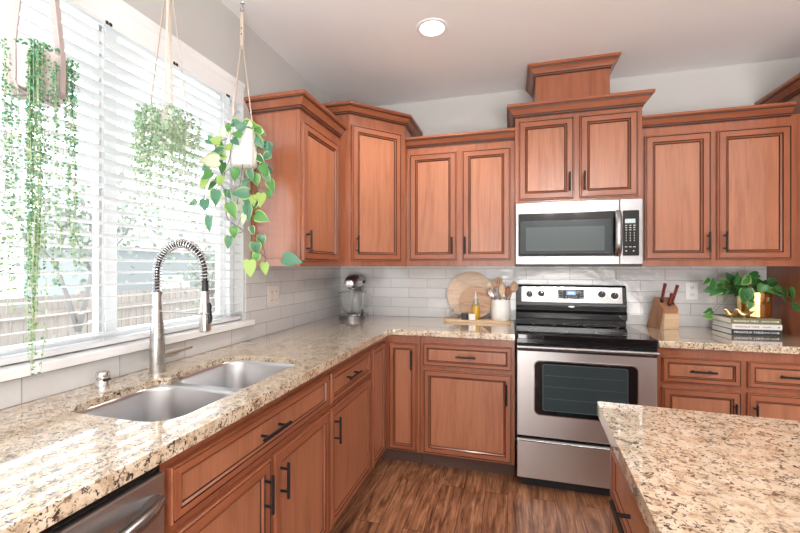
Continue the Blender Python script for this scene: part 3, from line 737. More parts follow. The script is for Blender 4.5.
# ================================================================ plant data (world metres)
LEAVES3 = [(0.108, -1.563, 1.968, 0.051, 100), (0.157, -1.483, 2.009, 0.053, 30), (0.165, -1.433, 2.033, 0.064, -10), (0.19, -1.397, 2.009, 0.065, -20), (0.147, -1.522, 1.958, 0.046, 150), (0.145, -1.443, 2.004, 0.044, 60), (0.157, -1.398, 2.009, 0.052, -60), (0.103, -1.653, 1.798, 0.08, 190), (0.096, -1.596, 1.857, 0.059, 200), (0.107, -1.567, 1.782, 0.051, 250), (0.106, -1.666, 1.73, 0.048, 210), (0.08, -1.657, 1.691, 0.054, 260), (0.117, -1.621, 1.633, 0.067, 250), (0.092, -1.631, 1.514, 0.064, 260), (0.089, -1.657, 1.597, 0.049, 265), (0.11, -1.546, 1.67, 0.036, 265), (0.145, -1.527, 1.759, 0.058, 250), (0.162, -1.518, 1.673, 0.073, 190), (0.137, -1.532, 1.587, 0.07, 300), (0.137, -1.561, 1.433, 0.054, 265), (0.145, -1.533, 1.484, 0.049, 260), (0.147, -1.435, 1.588, 0.073, 265), (0.197, -1.401, 1.655, 0.068, 280), (0.195, -1.38, 1.572, 0.068, -25), (0.168, -1.413, 1.63, 0.045, 240), (0.138, -1.455, 1.728, 0.051, 220), (0.183, -1.459, 1.769, 0.05, 265), (0.179, -1.409, 1.756, 0.055, 280), (0.202, -1.379, 1.813, 0.055, 285), (0.21, -1.359, 1.779, 0.052, 300), (0.204, -1.316, 1.744, 0.06, 285), (0.212, -1.342, 1.697, 0.046, 280), (0.183, -1.382, 1.87, 0.052, -30), (0.208, -1.354, 1.925, 0.059, -60), (0.185, -1.385, 1.962, 0.058, -30), (0.118, -1.631, 1.896, 0.049, 160), (0.36, -1.365, 1.357, 0.086, 0), (0.163, -1.393, 1.41, 0.065, 262), (0.176, -1.363, 1.453, 0.056, 280), (0.186, -1.345, 1.309, 0.06, 275), (0.185, -1.469, 1.31, 0.078, 268), (0.175, -1.414, 1.364, 0.048, 250), (0.16, -1.487, 1.55, 0.046, 250), (0.165, -1.421, 1.501, 0.042, 280), (0.111, -1.593, 1.82, 0.044, 230), (0.121, -1.552, 1.883, 0.039, 200), (0.09, -1.62, 1.69, 0.05, 230), (0.116, -1.592, 1.717, 0.044, 260)]
VINES3 = [[(0.109, -1.537, 1.934), (0.091, -1.58, 1.899), (0.083, -1.601, 1.827), (0.074, -1.621, 1.764), (0.068, -1.634, 1.674), (0.068, -1.634, 1.587), (0.077, -1.614, 1.538)], [(0.121, -1.507, 1.934), (0.109, -1.537, 1.797), (0.097, -1.566, 1.73), (0.107, -1.542, 1.671), (0.107, -1.542, 1.614), (0.112, -1.53, 1.547), (0.139, -1.46, 1.502), (0.124, -1.5, 1.48), (0.112, -1.53, 1.447)], [(0.162, -1.392, 1.967), (0.175, -1.352, 1.953), (0.18, -1.303, 1.937)], [(0.159, -1.401, 1.956), (0.168, -1.374, 1.882), (0.162, -1.392, 1.78), (0.156, -1.409, 1.647), (0.159, -1.401, 1.536), (0.156, -1.409, 1.47), (0.162, -1.392, 1.406), (0.153, -1.418, 1.341), (0.152, -1.423, 1.317)], [(0.153, -1.418, 1.486), (0.171, -1.365, 1.457), (0.179, -1.34, 1.392), (0.18, -1.331, 1.325)], [(0.165, -1.383, 1.423), (0.18, -1.323, 1.367), (0.233, -1.302, 1.369), (0.312, -1.353, 1.361)], [(0.162, -1.392, 1.958), (0.177, -1.346, 1.888), (0.18, -1.308, 1.814), (0.18, -1.28, 1.744)], [(0.139, -1.46, 1.829), (0.133, -1.476, 1.716), (0.127, -1.492, 1.62), (0.12, -1.51, 1.595)], [(0.145, -1.444, 1.817), (0.153, -1.418, 1.726), (0.147, -1.435, 1.628), (0.147, -1.435, 1.596)], [(0.085, -1.594, 1.896), (0.106, -1.545, 1.78), (0.088, -1.587, 1.682), (0.085, -1.594, 1.629)]]
LEAVES4 = [(2.61, -0.19, 1.227, 0.038, 230), (2.618, -0.19, 1.175, 0.042, 190), (2.646, -0.19, 1.223, 0.057, 60), (2.654, -0.19, 1.161, 0.057, 220), (2.618, -0.19, 1.037, 0.038, 200), (2.614, -0.19, 1.011, 0.048, 190), (2.749, -0.156, 1.261, 0.053, 110), (2.753, -0.242, 1.258, 0.061, 80), (2.732, -0.124, 1.221, 0.058, 160), (2.76, -0.106, 1.206, 0.048, 200), (2.784, -0.116, 1.173, 0.077, 200), (2.789, -0.173, 1.224, 0.056, 30), (2.781, -0.149, 1.232, 0.048, 120), (2.773, -0.28, 1.142, 0.072, 265), (2.877, -0.139, 1.270, 0.050, 180), (2.863, -0.172, 1.243, 0.065, 20), (2.813, -0.222, 1.253, 0.046, 60), (2.779, -0.259, 1.227, 0.046, 200), (2.914, -0.125, 1.233, 0.057, 0), (2.957, -0.102, 1.204, 0.057, 20), (2.864, -0.255, 1.183, 0.054, 250), (2.956, -0.134, 1.224, 0.047, 40), (2.96, -0.2, 1.227, 0.064, 10), (2.929, -0.244, 1.178, 0.063, 180), (2.97, -0.236, 1.174, 0.063, 0), (2.97, -0.276, 1.15, 0.053, 280), (2.97, -0.327, 1.184, 0.043, 90), (2.97, -0.34, 1.159, 0.06, 300), (2.97, -0.388, 1.091, 0.051, -10), (2.882, -0.262, 1.116, 0.036, 270), (2.795, -0.28, 1.129, 0.045, 280), (2.795, -0.28, 1.084, 0.036, 270), (2.67, -0.19, 1.185, 0.057, 200), (2.732, -0.103, 1.157, 0.049, 220), (2.8, -0.184, 1.187, 0.052, 250), (2.911, -0.1, 1.193, 0.053, 300), (2.768, -0.217, 1.165, 0.056, 240), (2.951, -0.257, 1.202, 0.036, 30)]
# ================================================================ island
IR = -.05
ci, si = math.cos(IR), math.sin(IR)
def isl(x, y): return (1.664+x*ci-y*si, -1.802+x*si+y*ci)
t = tag(MB().plate(rrect(0, 1.08, -1.78, 0, .012, 4), [], 0, .038).build('countertop', 'granite', bevel=.005, seg=3), 'granite countertop of the island in the right foreground', 'countertop')
t.location = (*isl(0, 0), .876); t.rotation_euler = (0, 0, IR)
y = -.025
for n_, (w_, lab) in enumerate(((.72, 'nearest the range'), (.45, 'middle unit'), (.45, 'farthest from the range'))):
    t = thing('island_cabinet', 'cherry island cabinet with a drawer over doors on its left side, ' + lab, 'base cabinet', (*isl(.048+.60, y), 0), IR-math.pi/2)
    MB().box(0, w_, -.58, 0, .105, .8755).build('body', 'cherry', t)
    MB().box(0, w_, -.60, -.5805, .105, .8755).build('face_frame', 'cherry', t, bevel=.001)
    MB().box(0, w_, -.53, -.52, .001, .1045).build('toe_kick', 'toe', t)
    door(t, .018, w_-.018, .655, .815, -.60, w_/2, .745, name='drawer', vert=False, hl=.28 if w_ > .5 else .16)
    for a_, b_, h_ in (((.018, w_/2-.006, w_/2-.045), (w_/2+.006, w_-.018, w_/2+.045)) if w_ > .5 else ((.018, w_-.018, .06),)): door(t, a_, b_, .115, .635, -.60, h_, .545)
    y -= w_+.0005
t = tag(MB().box(.649, 1.05, -1.66, -.035, .001, .8755).build('island_block', 'cherry', bevel=.002), 'plain cherry back block under the island countertop, away from the drawers', 'island base')
t.location = (*isl(0, 0), 0); t.rotation_euler = (0, 0, IR)
# ================================================================ wall outlets
t = thing('light_switch', 'ivory double wall plate with rocker and outlet on the tile beside the window', 'wall plate', (.0085, -1.01, 1.148), H90)
MB().box(-.058, .058, -.006, 0, -.06, .06).build('plate', 'plate', t, bevel=.0025)
for x in (-.024, .024): MB().box(x-.017, x+.017, -.008, -.0055, -.034, .034).build('rocker', 'plate', t, bevel=.0015)
mb = MB()
for x, z in ((-.024, .022), (.024, .022), (-.024, -.03), (.024, -.03)): mb.box(x-.008, x-.003, -.0086, -.0078, z-.003, z+.001); mb.box(x+.003, x+.008, -.0086, -.0078, z-.003, z+.001)
mb.build('slot', 'slot', t)
t = thing('wall_outlet', 'white duplex electrical outlet on the back tile between knife block and plant', 'outlet', (2.599, -.0085, 1.157))
MB().box(-.037, .037, -.006, 0, -.058, .058).build('plate', 'plate_w', t, bevel=.0025)
for z in (-.024, .024):
    r_ = MB().box(-.017, .017, -.0085, -.0055, z-.016, z+.016).build('receptacle', 'plate_w', t, bevel=.003)
    mb = MB(); mb.box(-.008, -.0055, -.0092, -.0084, z-.004, z+.006); mb.box(.0055, .008, -.0092, -.0084, z-.004, z+.006); mb.box(-.002, .002, -.0092, -.0084, z-.011, z-.007); mb.build('slot', 'slot', r_)
# ================================================================ stand mixer
t = thing('stand_mixer', 'silver stand mixer with glass bowl in the corner of the granite counter', 'stand mixer', (.205, -.165, CT+.0005), .15)
def shell(sections, n=20):
    mb = MB(); vs = []
    for (y_, cz, w_, h_, pw) in sections:
        for k in range(n):
            a = 2*math.pi*k/n; c__, s__ = math.cos(a), math.sin(a)
            vs.append((w_*math.copysign(abs(c__)**pw, c__), y_, cz+h_*math.copysign(abs(s__)**pw, s__)))
    fs = [(i*n+k, i*n+(k+1) % n, (i+1)*n+(k+1) % n, (i+1)*n+k) for i in range(len(sections)-1) for k in range(n)]
    fs += [tuple(range(n))[::-1], tuple((len(sections)-1)*n+k for k in range(n))]
    return mb.add(vs, fs, 0, True)
mb = MB(); mb.plate([(x*1.0, y_) for x, y_ in rrect(-.105, .105, -.19, .12, .10, 10)], [], 0, .030); mb.build('base', 'silver', t, bevel=.008, seg=3)
mb = MB()
cs = [(.03, .075, .06, .050), (.06, .068, .05, .042), (.14, .066, .046, .038), (.21, .070, .05, .046), (.25, .07, .055, .06)]
n = 20; vs = []
for z_, cy, w_, d_ in cs:
    for k in range(n): a = 2*math.pi*k/n; vs.append((w_*math.cos(a), cy+d_*math.sin(a), z_))
mb.add(vs, [(i*n+k, i*n+(k+1) % n, (i+1)*n+(k+1) % n, (i+1)*n+k) for i in range(len(cs)-1) for k in range(n)]+[tuple(range(n))[::-1], tuple((len(cs)-1)*n+k for k in range(n))], 0, True)
mb.build('column', 'silver', t)
shell([(.145, .285, .02, .02, .9), (.135, .285, .045, .045, .8), (.10, .287, .058, .056, .75), (.03, .290, .062, .058, .75), (-.06, .290, .060, .055, .75), (-.13, .285, .055, .048, .8), (-.165, .280, .046, .040, .8), (-.180, .278, .034, .030, .9)]).build('motor_head', 'silver', t)
MB().lathe([(.0001, 0), (.026, 0), (.028, .006), (.028, .016), (.02, .018), (.0001, .018)], (0, -.180, .282), 24, axis='y').xform(Matrix.Identity(4)).build('attachment_hub', 'chrome', t)
MB().box(-.0625, .0625, -.12, .12, .262, .270).build('trim_band', 'chrome', t, bevel=.002)
mb = MB(); mb.tube([(.060, .05, .285), (.074, .05, .285)], .011, 14); mb.build('knob', 'black_plastic', t)
MB().lathe([(.0001, .252), (.022, .252), (.024, .235), (.012, .225), (.010, .205), (.0001, .205)], (0, -.095, 0), 20).build('beater_shaft', 'chrome', t)
mb = MB()
for k in range(5):
    a = math.pi*k/5; pts = [(.040*math.sin(q)*math.cos(a), -.095+.040*math.sin(q)*math.sin(a), .145-.075*math.cos(q)+0) for q in [math.pi*i/14 for i in range(15)]]
    mb.tube(pts, .0016, 6)
mb.build('whisk', 'chrome', t)
b_ = MB().lathe([(.0001, .040), (.045, .040), (.052, .048), (.075, .075), (.095, .115), (.104, .160), (.107, .205), (.1095, .207), (.1085, .210), (.104, .208), (.101, .160), (.092, .117), (.072, .078), (.05, .052), (.0001, .046)], (0, -.085, 0), 40).build('bowl', 'glass', t)
MB().tube([(.105, -.085, .185), (.135, -.085, .19), (.152, -.085, .165), (.148, -.085, .12), (.118, -.085, .095), (.090, -.085, .105)], .007, 10).build('handle', 'glass', b_)
MB().lathe([(.0001, .0305), (.062, .0305), (.060, .036), (.048, .0395), (.0001, .0395)], (0, -.085, 0), 30).build('bowl_clamp_plate', 'chrome', t)
# ================================================================ boards and crock on the serving tray
t = thing('serving_board', 'long narrow pale wooden board on the counter left of the range, carrying crock and bottle', 'serving board', (1.17, -.145, CT+.0005))
MB().plate(rrect(-.245, .245, -.072, .072, .045, 8), [], 0, .018).build('board', 'maple', t, bevel=.004)
TB = CT+.019
rx = math.radians(-12)
def disc_board(name, label, r, th, c, mat):
    o = thing(name, label, 'cutting board', c); o.rotation_euler = (rx, 0, 0)
    m = MB(); m.plate(circle(0, 0, r, 64), [], -th/2, th/2); m.xform(Matrix.Rotation(math.pi/2, 4, 'X')); m.build('board', mat, o, bevel=.003); return o
t = disc_board('round_cutting_board', 'large round pale wooden cutting board leaning on the tiles', .177, .016, (1.115, -.068, TB+.1760), 'board_wood')
t = disc_board('round_cutting_board', 'smaller round wooden board with darker stripes leaning in front of the large round one', .121, .016, (1.158, -.112, TB+.1210), 'board_wood_dark')
mb = MB(); mb.tube([(-.10, -.012, -.055), (-.14, -.016, -.040), (-.175, -.02, -.052), (-.195, -.02, -.080), (-.190, -.02, -.100), (-.165, -.02, -.090), (-.135, -.016, -.082), (-.10, -.012, -.075)], .0042, 8); mb.build('rope_loop', 'strap_tan', t)
t = thing('oil_bottle', 'clear glass bottle of golden oil with a pale pourer in front of the round boards', 'bottle', (1.166, -.180, TB))
MB().lathe([(.0001, 0), (.027, 0), (.0292, .003), (.0292, .096), (.026, .104), (.0001, .104)], n=28).build('oil', 'oil', t)
MB().lathe([(.0262, .1045), (.0255, .108), (.021, .120), (.014, .134), (.0125, .158), (.0115, .158), (.012, .134), (.019, .119), (.0235, .108), (.024, .1045), (.0262, .1045)], n=28).build('glass', 'glass', t)
MB().lathe([(.0001, .106), (.010, .112), (.0105, .132), (.0110, .155), (.010, .165), (.005, .172), (.0045, .205), (.002, .206), (.0001, .206)], n=20).build('pourer', 'white_ceramic', t)
for nm, lab, x, y_, mt in (('pinch_bowl', 'small dark square salt cellar beside the oil bottle', 1.088, -.187, 'black_plastic'), ('pinch_bowl', 'small white square salt cellar in front of the oil bottle', 1.142, -.195, 'white_ceramic')):
    t = thing(nm, lab, 'salt cellar', (x, y_, TB))
    MB().plate(rrect(-.025, .025, -.025, .025, .008), [], 0, .030).build('jar', mt, t, bevel=.003)
    MB().plate(rrect(-.0255, .0255, -.0255, .0255, .008), [], .0305, .043).build('lid', mt, t, bevel=.003)
CX, CY = 1.343, -.150
t = thing('utensil_crock', 'white ceramic crock with embossed leaf pattern holding wooden utensils', 'utensil crock', (CX, CY, TB))
MB().lathe([(.0001, 0), (.060, 0), (.067, .008), (.069, .07), (.068, .142), (.0655, .150), (.063, .146), (.063, .012), (.0001, .010)], n=40).build('pot', 'white_ceramic', t)
mb = MB()
for bx in (-.022, .0, .022):
    for j in range(4):
        for sgn in (-1, 1):
            z_ = .04+j*.022; a0 = -math.pi/2+(bx)/.069; a1 = a0+sgn*.20
            mb.tube([(.0685*math.cos(a0), .0685*math.sin(a0), z_), (.0695*math.cos((a0+a1)/2), .0695*math.sin((a0+a1)/2), z_+.012), (.0685*math.cos(a1), .0685*math.sin(a1), z_+.016)], .0022, 6)
mb.build('embossed_leaves', 'white_ceramic', t)
def utensil(name, label, top, base, hl, hw, mat, kind='spoon', grp='cooking utensils in the white crock'):
    o = thing(name, label, 'kitchen utensil', (CX+base[0], CY+base[1], TB+.014), group=None)
    d = Vector((top[0]-base[0], top[1]-base[1], top[2])); L_ = d.length; m = MB()
    m.tube([(0, 0, 0), (0, 0, L_-hl*.8)], [.0062, .005], 10)
    hd = MB(); k = 16
    prof = []
    for i in range(k+1):
        q = i/k; w_ = hw*(math.sin(math.pi*min(1, (q*.93+.07)))**(.55 if kind == 'spoon' else .3)); prof.append((L_-hl+hl*q, w_))
    vs = []; fs = []
    for z_, w_ in prof:
        for xx, yy in ((-w_, 0), (-w_*.5, .006), (0, .008), (w_*.5, .006), (w_, 0), (w_*.5, .0095), (0, .012), (-w_*.5, .0095)): vs.append((xx, yy-.006, z_))
    for i in range(k):
        for j in range(8): fs.append((i*8+j, i*8+(j+1) % 8, (i+1)*8+(j+1) % 8, (i+1)*8+j))
    fs += [tuple(range(8)), tuple(k*8+j for j in range(8))]
    hd.add(vs, fs, 0, True)
    R_m = Vector((0, 0, 1)).rotation_difference(d.normalized()).to_matrix().to_4x4()
    m.xform(R_m); hd.xform(R_m); m.build('handle', mat, o); hd.build('bowl' if kind == 'spoon' else 'blade', mat, o)
    if kind == 'slotted':
        sl = MB()
        for xx in (-.012, 0, .012): sl.box(xx-.002, xx+.002, -.0035, -.0018, L_-hl*.62, L_-hl*.2)
        sl.xform(R_m); sl.build('slot', 'slot', o)
utensil('spatula', 'wide slotted wooden spatula, tallest in the white crock', (-.025, .012, .295), (.01, .01, 0), .075, .034, 'board_wood_dark', 'slotted')
utensil('wooden_spoon', 'pale wooden spoon at the centre front of the crock', (.012, -.035, .255), (.0, -.02, 0), .085, .021, 'maple')
utensil('wooden_spoon', 'dark-edged wooden spoon leaning right from the crock towards the range', (.110, .01, .265), (.01, .015, 0), .080, .026, 'board_wood_dark')
utensil('serving_spoon', 'steel serving spoon leaning left from the crock', (-.075, -.035, .222), (.0, -.012, 0), .070, .023, 'chrome')
utensil('wooden_spoon', 'reddish flat wooden spoon standing just left of the right-leaning one', (.055, .02, .235), (.02, .03, 0), .08, .022, 'walnut')
utensil('wooden_spoon', 'light wooden spoon behind the steel spoon on the left side of the crock', (-.085, .04, .265), (-.02, .03, 0), .075, .024, 'board_wood')
# ================================================================ knife block
t = thing('knife_block', 'slanted wooden knife block with pale front, on the counter right of the range', 'knife block', (2.395, -.105, CT+.0005), .30)
MB().prism([(.085, 0), (-.045, 0), (-.078, .130), (-.062, .150), (.0, .205), (.014, .200)], -.052, .052, 'yz').build('block', 'walnut', t, bevel=.003)
MB().prism([(-.046, 0), (-.080, 0), (-.092, .100), (-.072, .104)], -.050, .050, 'yz').build('front_block', 'maple', t, bevel=.002)
for nm, lab, x, y_, z_, tx, L_ in (('kitchen_knife', 'longest-handled knife at the right of the knife block', .028, -.045, .165, .16, .140), ('kitchen_knife', 'knife with red-brown handle at the left of the knife block', -.030, -.030, .178, .08, .135), ('kitchen_knife', 'short-handled knife in the middle of the knife block', .002, -.055, .156, .10, .092)):
    k_ = thing(nm, lab, 'knife', (2.395+x*math.cos(.30)-y_*math.sin(.30), -.105+y_*math.cos(.30)+x*math.sin(.30), CT+z_-.01))
    d = Vector((tx, -.25, 1)).normalized(); Rm = Vector((0, 0, 1)).rotation_difference(d).to_matrix().to_4x4()
    MB().box(-.0012, .0012, -.012, .012, -.05, .014).xform(Rm).build('blade', 'chrome', k_)
    MB().box(-.008, .008, -.012, .012, .006, .022).xform(Rm).build('bolster', 'black_metal', k_, bevel=.002)
    m = MB(); m.tube([(0, 0, .022), (0, 0, .05), (0, -.002, L_*.8), (0, -.004, L_)], [.011, .0105, .0115, .0125], 12, flat=.78); m.xform(Rm); h_ = m.build('handle', 'knife_handle', k_)
    m = MB()
    for q in (.04, .07): m.uv_sphere((0, -.011, q), .0022, 8, 6)
    m.xform(Rm); m.build('rivet', 'chrome', h_)
# ================================================================ books, birds, potted plant
z_ = CT+.0005
for cov, lab, txt, tcol, h_, dx in (('book_dark', 'dark slate cookbook at the bottom of the stack of three', ('MAGNOLIA TABLE', 'JOANNA GAINES'), 'print_white', .034, 0), ('book_white', 'white cookbook in the middle of the stack of three', ('MAGNOLIA TABLE', 'VOLUME 3'), 'print_dark', .031, .003), ('book_olive', 'olive green cookbook on top of the stack, under the gold pot', ('MAGNOLIA TABLE', 'JOANNA GAINES'), 'print_white', .034, -.002)):
    t = thing('cookbook', lab, 'book', (2.690+dx, -.31, z_), .07)
    Wb, Db = .255, .215
    mb = MB(); mb.box(0, Wb, 0, Db, 0, .003); mb.box(0, Wb, 0, Db, h_-.003, h_); mb.box(0, Wb, -.002, .003, 0, h_); mb.build('cover', cov, t, bevel=.0012)
    MB().box(.004, Wb-.004, .003, Db-.005, .003, h_-.003).build('pages', 'paper', t)
    text(txt[0], .0155 if cov != 'book_dark' else .018, t, tcol, (.012, -.0025, h_/2), name='spine_title', align='LEFT')
    text(txt[1], .0105, t, tcol, (.155, -.0025, h_/2), name='spine_author', align='LEFT')
    MB().lathe([(.0001, 0), (.005, 0), (.005, .0006), (.0001, .0006)], (.238, -.002, h_/2), 6, axis='y').build('spine_emblem', tcol, t)
    z_ += h_+.0005
BT = z_
for lab, x, y_, r_ in (('small gold bird figurine nearest the left end of the olive book', 2.708, -.272, math.pi+.2), ('small gold bird figurine next to the gold pot', 2.775, -.262, math.pi-.1)):
    t = thing('bird_figurine', lab, 'figurine', (x, y_, BT), r_)
    mb = MB(); mb.tube([(-.044, 0, .034), (-.034, 0, .028), (-.022, 0, .0205), (-.010, 0, .0165), (.004, 0, .0155), (.014, 0, .019), (.020, 0, .028), (.0235, 0, .036), (.028, 0, .041), (.034, 0, .0395), (.042, 0, .037)], [.002, .0045, .008, .0125, .0150, .0135, .0095, .0085, .0082, .0055, .0008], 14)
    mb.xform(Matrix.Scale(1.2, 4)); mb.build('body', 'gold_satin', t)
    mb = MB(); mb.lathe([(.0001, 0), (.009, 0), (.008, .003), (.0001, .003)], n=16); mb.build('foot', 'gold_satin', t)
PX, PY = 2.865, -.185
CAMR = Vector((.963, .270, 0)); CAMF = Vector((-.270, .963, 0)); UPV = Vector((0, 0, 1))
HEART = [(-.07, .0), (-.11, .20), (-.02, .40), (.16, .50), (.38, .46), (.60, .33), (.82, .15), (1.0, .0)]
def leaf(mb, base, d, nrm, L_, W_, m_in, m_out, fold=.25, droop=.12):
    d = Vector(d).normalized(); nrm = Vector(nrm); nrm = (nrm-d*nrm.dot(d)).normalized(); s = d.cross(nrm)
    base = Vector(base); vs = []
    for t_, w_ in HEART:
        tt = max(t_, 0) if w_ == 0 else t_
        if w_ == 0 and t_ < 0: tt = 0
        bend = -droop*L_*tt*tt
        for f_ in (-1, -.80, 0, .80, 1):
            ww = w_*W_*f_; vs.append(base+d*(tt*L_ if f_ != 0 or w_ == 0 else max(tt, 0)*L_)+s*ww+nrm*(bend+abs(ww)*fold))
    fs = []; ms = []
    for i in range(len(HEART)-1):
        for j in range(4):
            a = i*5+j; fs.append((a, a+1, a+6, a+5)); ms.append(m_out if j in (0, 3) else m_in)
    o = len(mb.v); mb.v += [tuple(v) for v in vs]; mb.f += [tuple(q+o for q in f_) for f_ in fs]; mb.m += ms; mb.sm += [True]*len(fs)
random.seed(11)
def join(a, b, mi): a.add(b.v, b.f, mi, True)
def foliage(name, data, parent, org, mats, root_fn, gap=None, xmin=None, pet=.0012, sizef=1.0, stem='stem'):
    """leaves in clusters, each with a petiole"""
    mb = MB(); st = MB()
    for (x, y_, z_, s_, a) in data:
        a_ = math.radians(a+random.uniform(-12, 12)); s_ *= sizef
        d = CAMR*math.cos(a_)+UPV*math.sin(a_)+CAMF*random.uniform(-.25, .2)
        nr = -CAMF+CAMR*random.uniform(-.5, .5)+UPV*random.uniform(-.1, .6)
        c = Vector((x, y_, z_)); b0 = c-d*(s_*.5)
        if xmin is not None:
            tip = c+d*s_*.5
            for p in (b0, tip):
                if p.x < xmin: c.x += xmin-p.x
            b0 = c-d*(s_*.5)
        b0 -= Vector(org)
        r = random.random(); mi, mo = mats[int(r*len(mats))]
        leaf(mb, b0, d, nr, s_, s_*random.uniform(.72, .88), mi, mo, fold=random.uniform(.1, .35), droop=random.uniform(.05, .25))
        rt = Vector(root_fn(c))-Vector(org); mid = (rt+b0)*.5+Vector((0, 0, (b0-rt).length*.18))
        st.tube([rt, mid, b0], pet, 5, cap=False)
    return mb, st
t = thing('potted_pothos', 'trailing green pothos in a shiny gold pot standing on the stacked books', 'potted plant', (PX, PY, BT))
MB().lathe([(.0001, 0), (.076, 0), (.080, .004), (.082, .150), (.079, .152), (.077, .148), (.075, .01), (.0001, .008)], n=22, smooth=False).build('pot', 'gold', t)
MB().lathe([(.0001, .140), (.04, .142), (.0765, .138)], n=24).build('soil', 'soil', t)
mb, st = foliage('leaves', LEAVES4, t, (PX, PY, BT), [(0, 0), (0, 1), (1, 1), (0, 2), (3, 0), (1, 2), (3, 1)], lambda c: (PX+max(-.05, min(.05, (c.x-PX)*.3)), PY+.0+max(-.04, min(.04, (c.y-PY)*.3)), BT+.15), sizef=1.32)
join(mb, st, 4); mb.build('foliage', ['leaf_green', 'leaf_mid', 'leaf_lime', 'leaf_deep', 'stem'], t, fix=False)
# ================================================================ hanging plants
def ribbon(mb, p0, p1, w_, th, face):
    p0, p1, face = Vector(p0), Vector(p1), Vector(face).normalized(); d = (p1-p0).normalized(); s = d.cross(face).normalized(); f_ = s.cross(d)
    vs = [p+s*a*w_/2+f_*b_*th/2 for p in (p0, p1) for a, b_ in ((-1, -1), (1, -1), (1, 1), (-1, 1))]
    mb.add(vs, [(0, 1, 2, 3), (4, 5, 6, 7), (0, 1, 5, 4), (1, 2, 6, 5), (2, 3, 7, 6), (3, 0, 4, 7)])
def hanger(t, r, ztop, zbot, zjoin, zc, angs, mat, w_, rim=None, hook=True):
    """straps run under the pot, up its side and join below a ceiling hook"""
    for a in angs:
        mb = MB(); c_, s_ = math.cos(a), math.sin(a); o = Vector((c_, s_, 0))
        pts = [Vector((0, 0, zbot-.006))+o*.005, Vector((0, 0, zbot-.006))+o*(r*.9), Vector((0, 0, zbot+.01))+o*(r+.003), Vector((0, 0, ztop))+o*(r+.003), Vector((0, 0, zjoin))+o*.004]
        for p, q in zip(pts, pts[1:]): ribbon(mb, p, q, w_, .0022, o if abs((q-p).z) > .01 else (0, 0, 1))
        mb.build('strap', mat, t, fix=False)
    MB().box(-w_*.55, w_*.55, -.004, .004, zjoin-.03, zc-.045).build('strap_loop', mat, t, bevel=.001)
    mb = MB(); mb.lathe([(.0001, 0), (.011, -.001), (.010, -.004), (.003, -.006)], (0, 0, zc-.0005), 16)
    pts = [(0, 0, zc-.004), (0, 0, zc-.018)]+[(.011*math.sin(math.radians(q)), 0, zc-.030+.011*math.cos(math.radians(q))) for q in range(20, 300, 25)]
    mb.tube(pts, .0022, 8); mb.build('ceiling_hook', 'chrome', t)
def disc_leaf(mb, p, r, mi, elong=1.0):
    n = Vector((random.gauss(0, 1), random.gauss(0, 1), random.gauss(0, 1)+.3)).normalized(); a = n.orthogonal().normalized(); b_ = n.cross(a)
    q = random.random()*6.28; a2 = a*math.cos(q)+b_*math.sin(q); b2 = n.cross(a2)
    vs = [Vector(p)+n*r*.35]+[Vector(p)+(a2*math.cos(2*math.pi*k/6)*elong+b2*math.sin(2*math.pi*k/6))*r for k in range(6)]
    mb.add(vs, [(0, 1+k, 1+(k+1) % 6) for k in range(6)], mi, True)
def strand(t, p0, zend, step, r, sway, mats, stemr=.0007, grow=1.0, density=None, elong=1.0, tipmat=None):
    mb = MB(); x, y_, z_ = p0; ph = random.random()*6; pts = []; k = 0; H = p0[2]-zend
    while z_ > zend:
        f_ = (p0[2]-z_)/max(H, .01)
        xx = x+sway*math.sin(ph+z_*9)*f_; yy = y_+sway*math.cos(ph*1.7+z_*7)*f_
        if k % 2 == 0: pts.append((xx, yy, z_))
        if density is None or random.random() < density(f_):
            a = random.random()*6.28; rr = r*random.uniform(.7, 1.2)*(1+(grow-1)*f_)
            disc_leaf(mb, (xx+math.cos(a)*r*.9, yy+math.sin(a)*r*.9, z_), rr, 1+(random.random() < (.25 if tipmat is None else tipmat(f_))), elong)
        z_ -= step*random.uniform(.8, 1.2)*(1+.5*f_); k += 1
    pts.append((x+sway*.5, y_, zend))
    mb.tube(pts, stemr, 4, cap=False)
    mb.build('vine', mats, t, fix=False)
# string-of-pearls type plant at the left
c1 = (.118, -2.322)
t = thing('hanging_planter', 'leftmost hanging plant, long bead-like green strands from a pale pink pot', 'hanging plant', (*c1, 0))
MB().lathe([(.0001, 1.808), (.062, 1.808), (.067, 1.814), (.069, 1.916), (.066, 1.919), (.064, 1.914), (.063, 1.82), (.0001, 1.815)], n=40).build('pot', 'pot_pink', t)
MB().lathe([(.0001, 1.912), (.064, 1.908)], n=24).build('soil', 'soil', t)
hanger(t, .069, 1.919, 1.808, 2.56, ZC, [math.radians(q) for q in (16+0, 106, 196, 286)], 'strap_rose', .017)
random.seed(5)
groups = ((-.040, .006, 9, 1.20, 1.42, -.085, -.055), (.036, .074, 24, 1.03, 1.36, -.080, -.050), (.068, .082, 5, 1.27, 1.50, -.040, -.015), (.058, .082, 12, 1.32, 1.62, .015, .050))
for lo_, hi_, n_, va, vb, da, db in groups:
    for k in range(n_):
        l = random.uniform(lo_, hi_); p = CAMR*l+CAMF*random.uniform(da, db)
        if c1[0]+p.x < .014: p.x = .014-c1[0]
        ze = random.uniform(va, vb) if k > 1 else va
        strand(t, (p.x, p.y, 1.908+random.uniform(-.025, .02)), ze, .0080, .0040, .008, ['stem_pale', 'leaf_pearl', 'leaf_pearl_light'], density=lambda f_: .97-.35*f_, tipmat=lambda f_: .05+.6*f_*f_)
mb = MB()
for k in range(200):
    a = random.random()*6.28; r_ = .078*math.sqrt(random.random()); disc_leaf(mb, (max(r_*math.cos(a), .014-c1[0]), r_*math.sin(a), 1.922+random.uniform(-.006, .012)), .0042, random.random() < .3)
mb.build('crown_leaves', ['leaf_pearl', 'leaf_pearl_light'], t, fix=False)
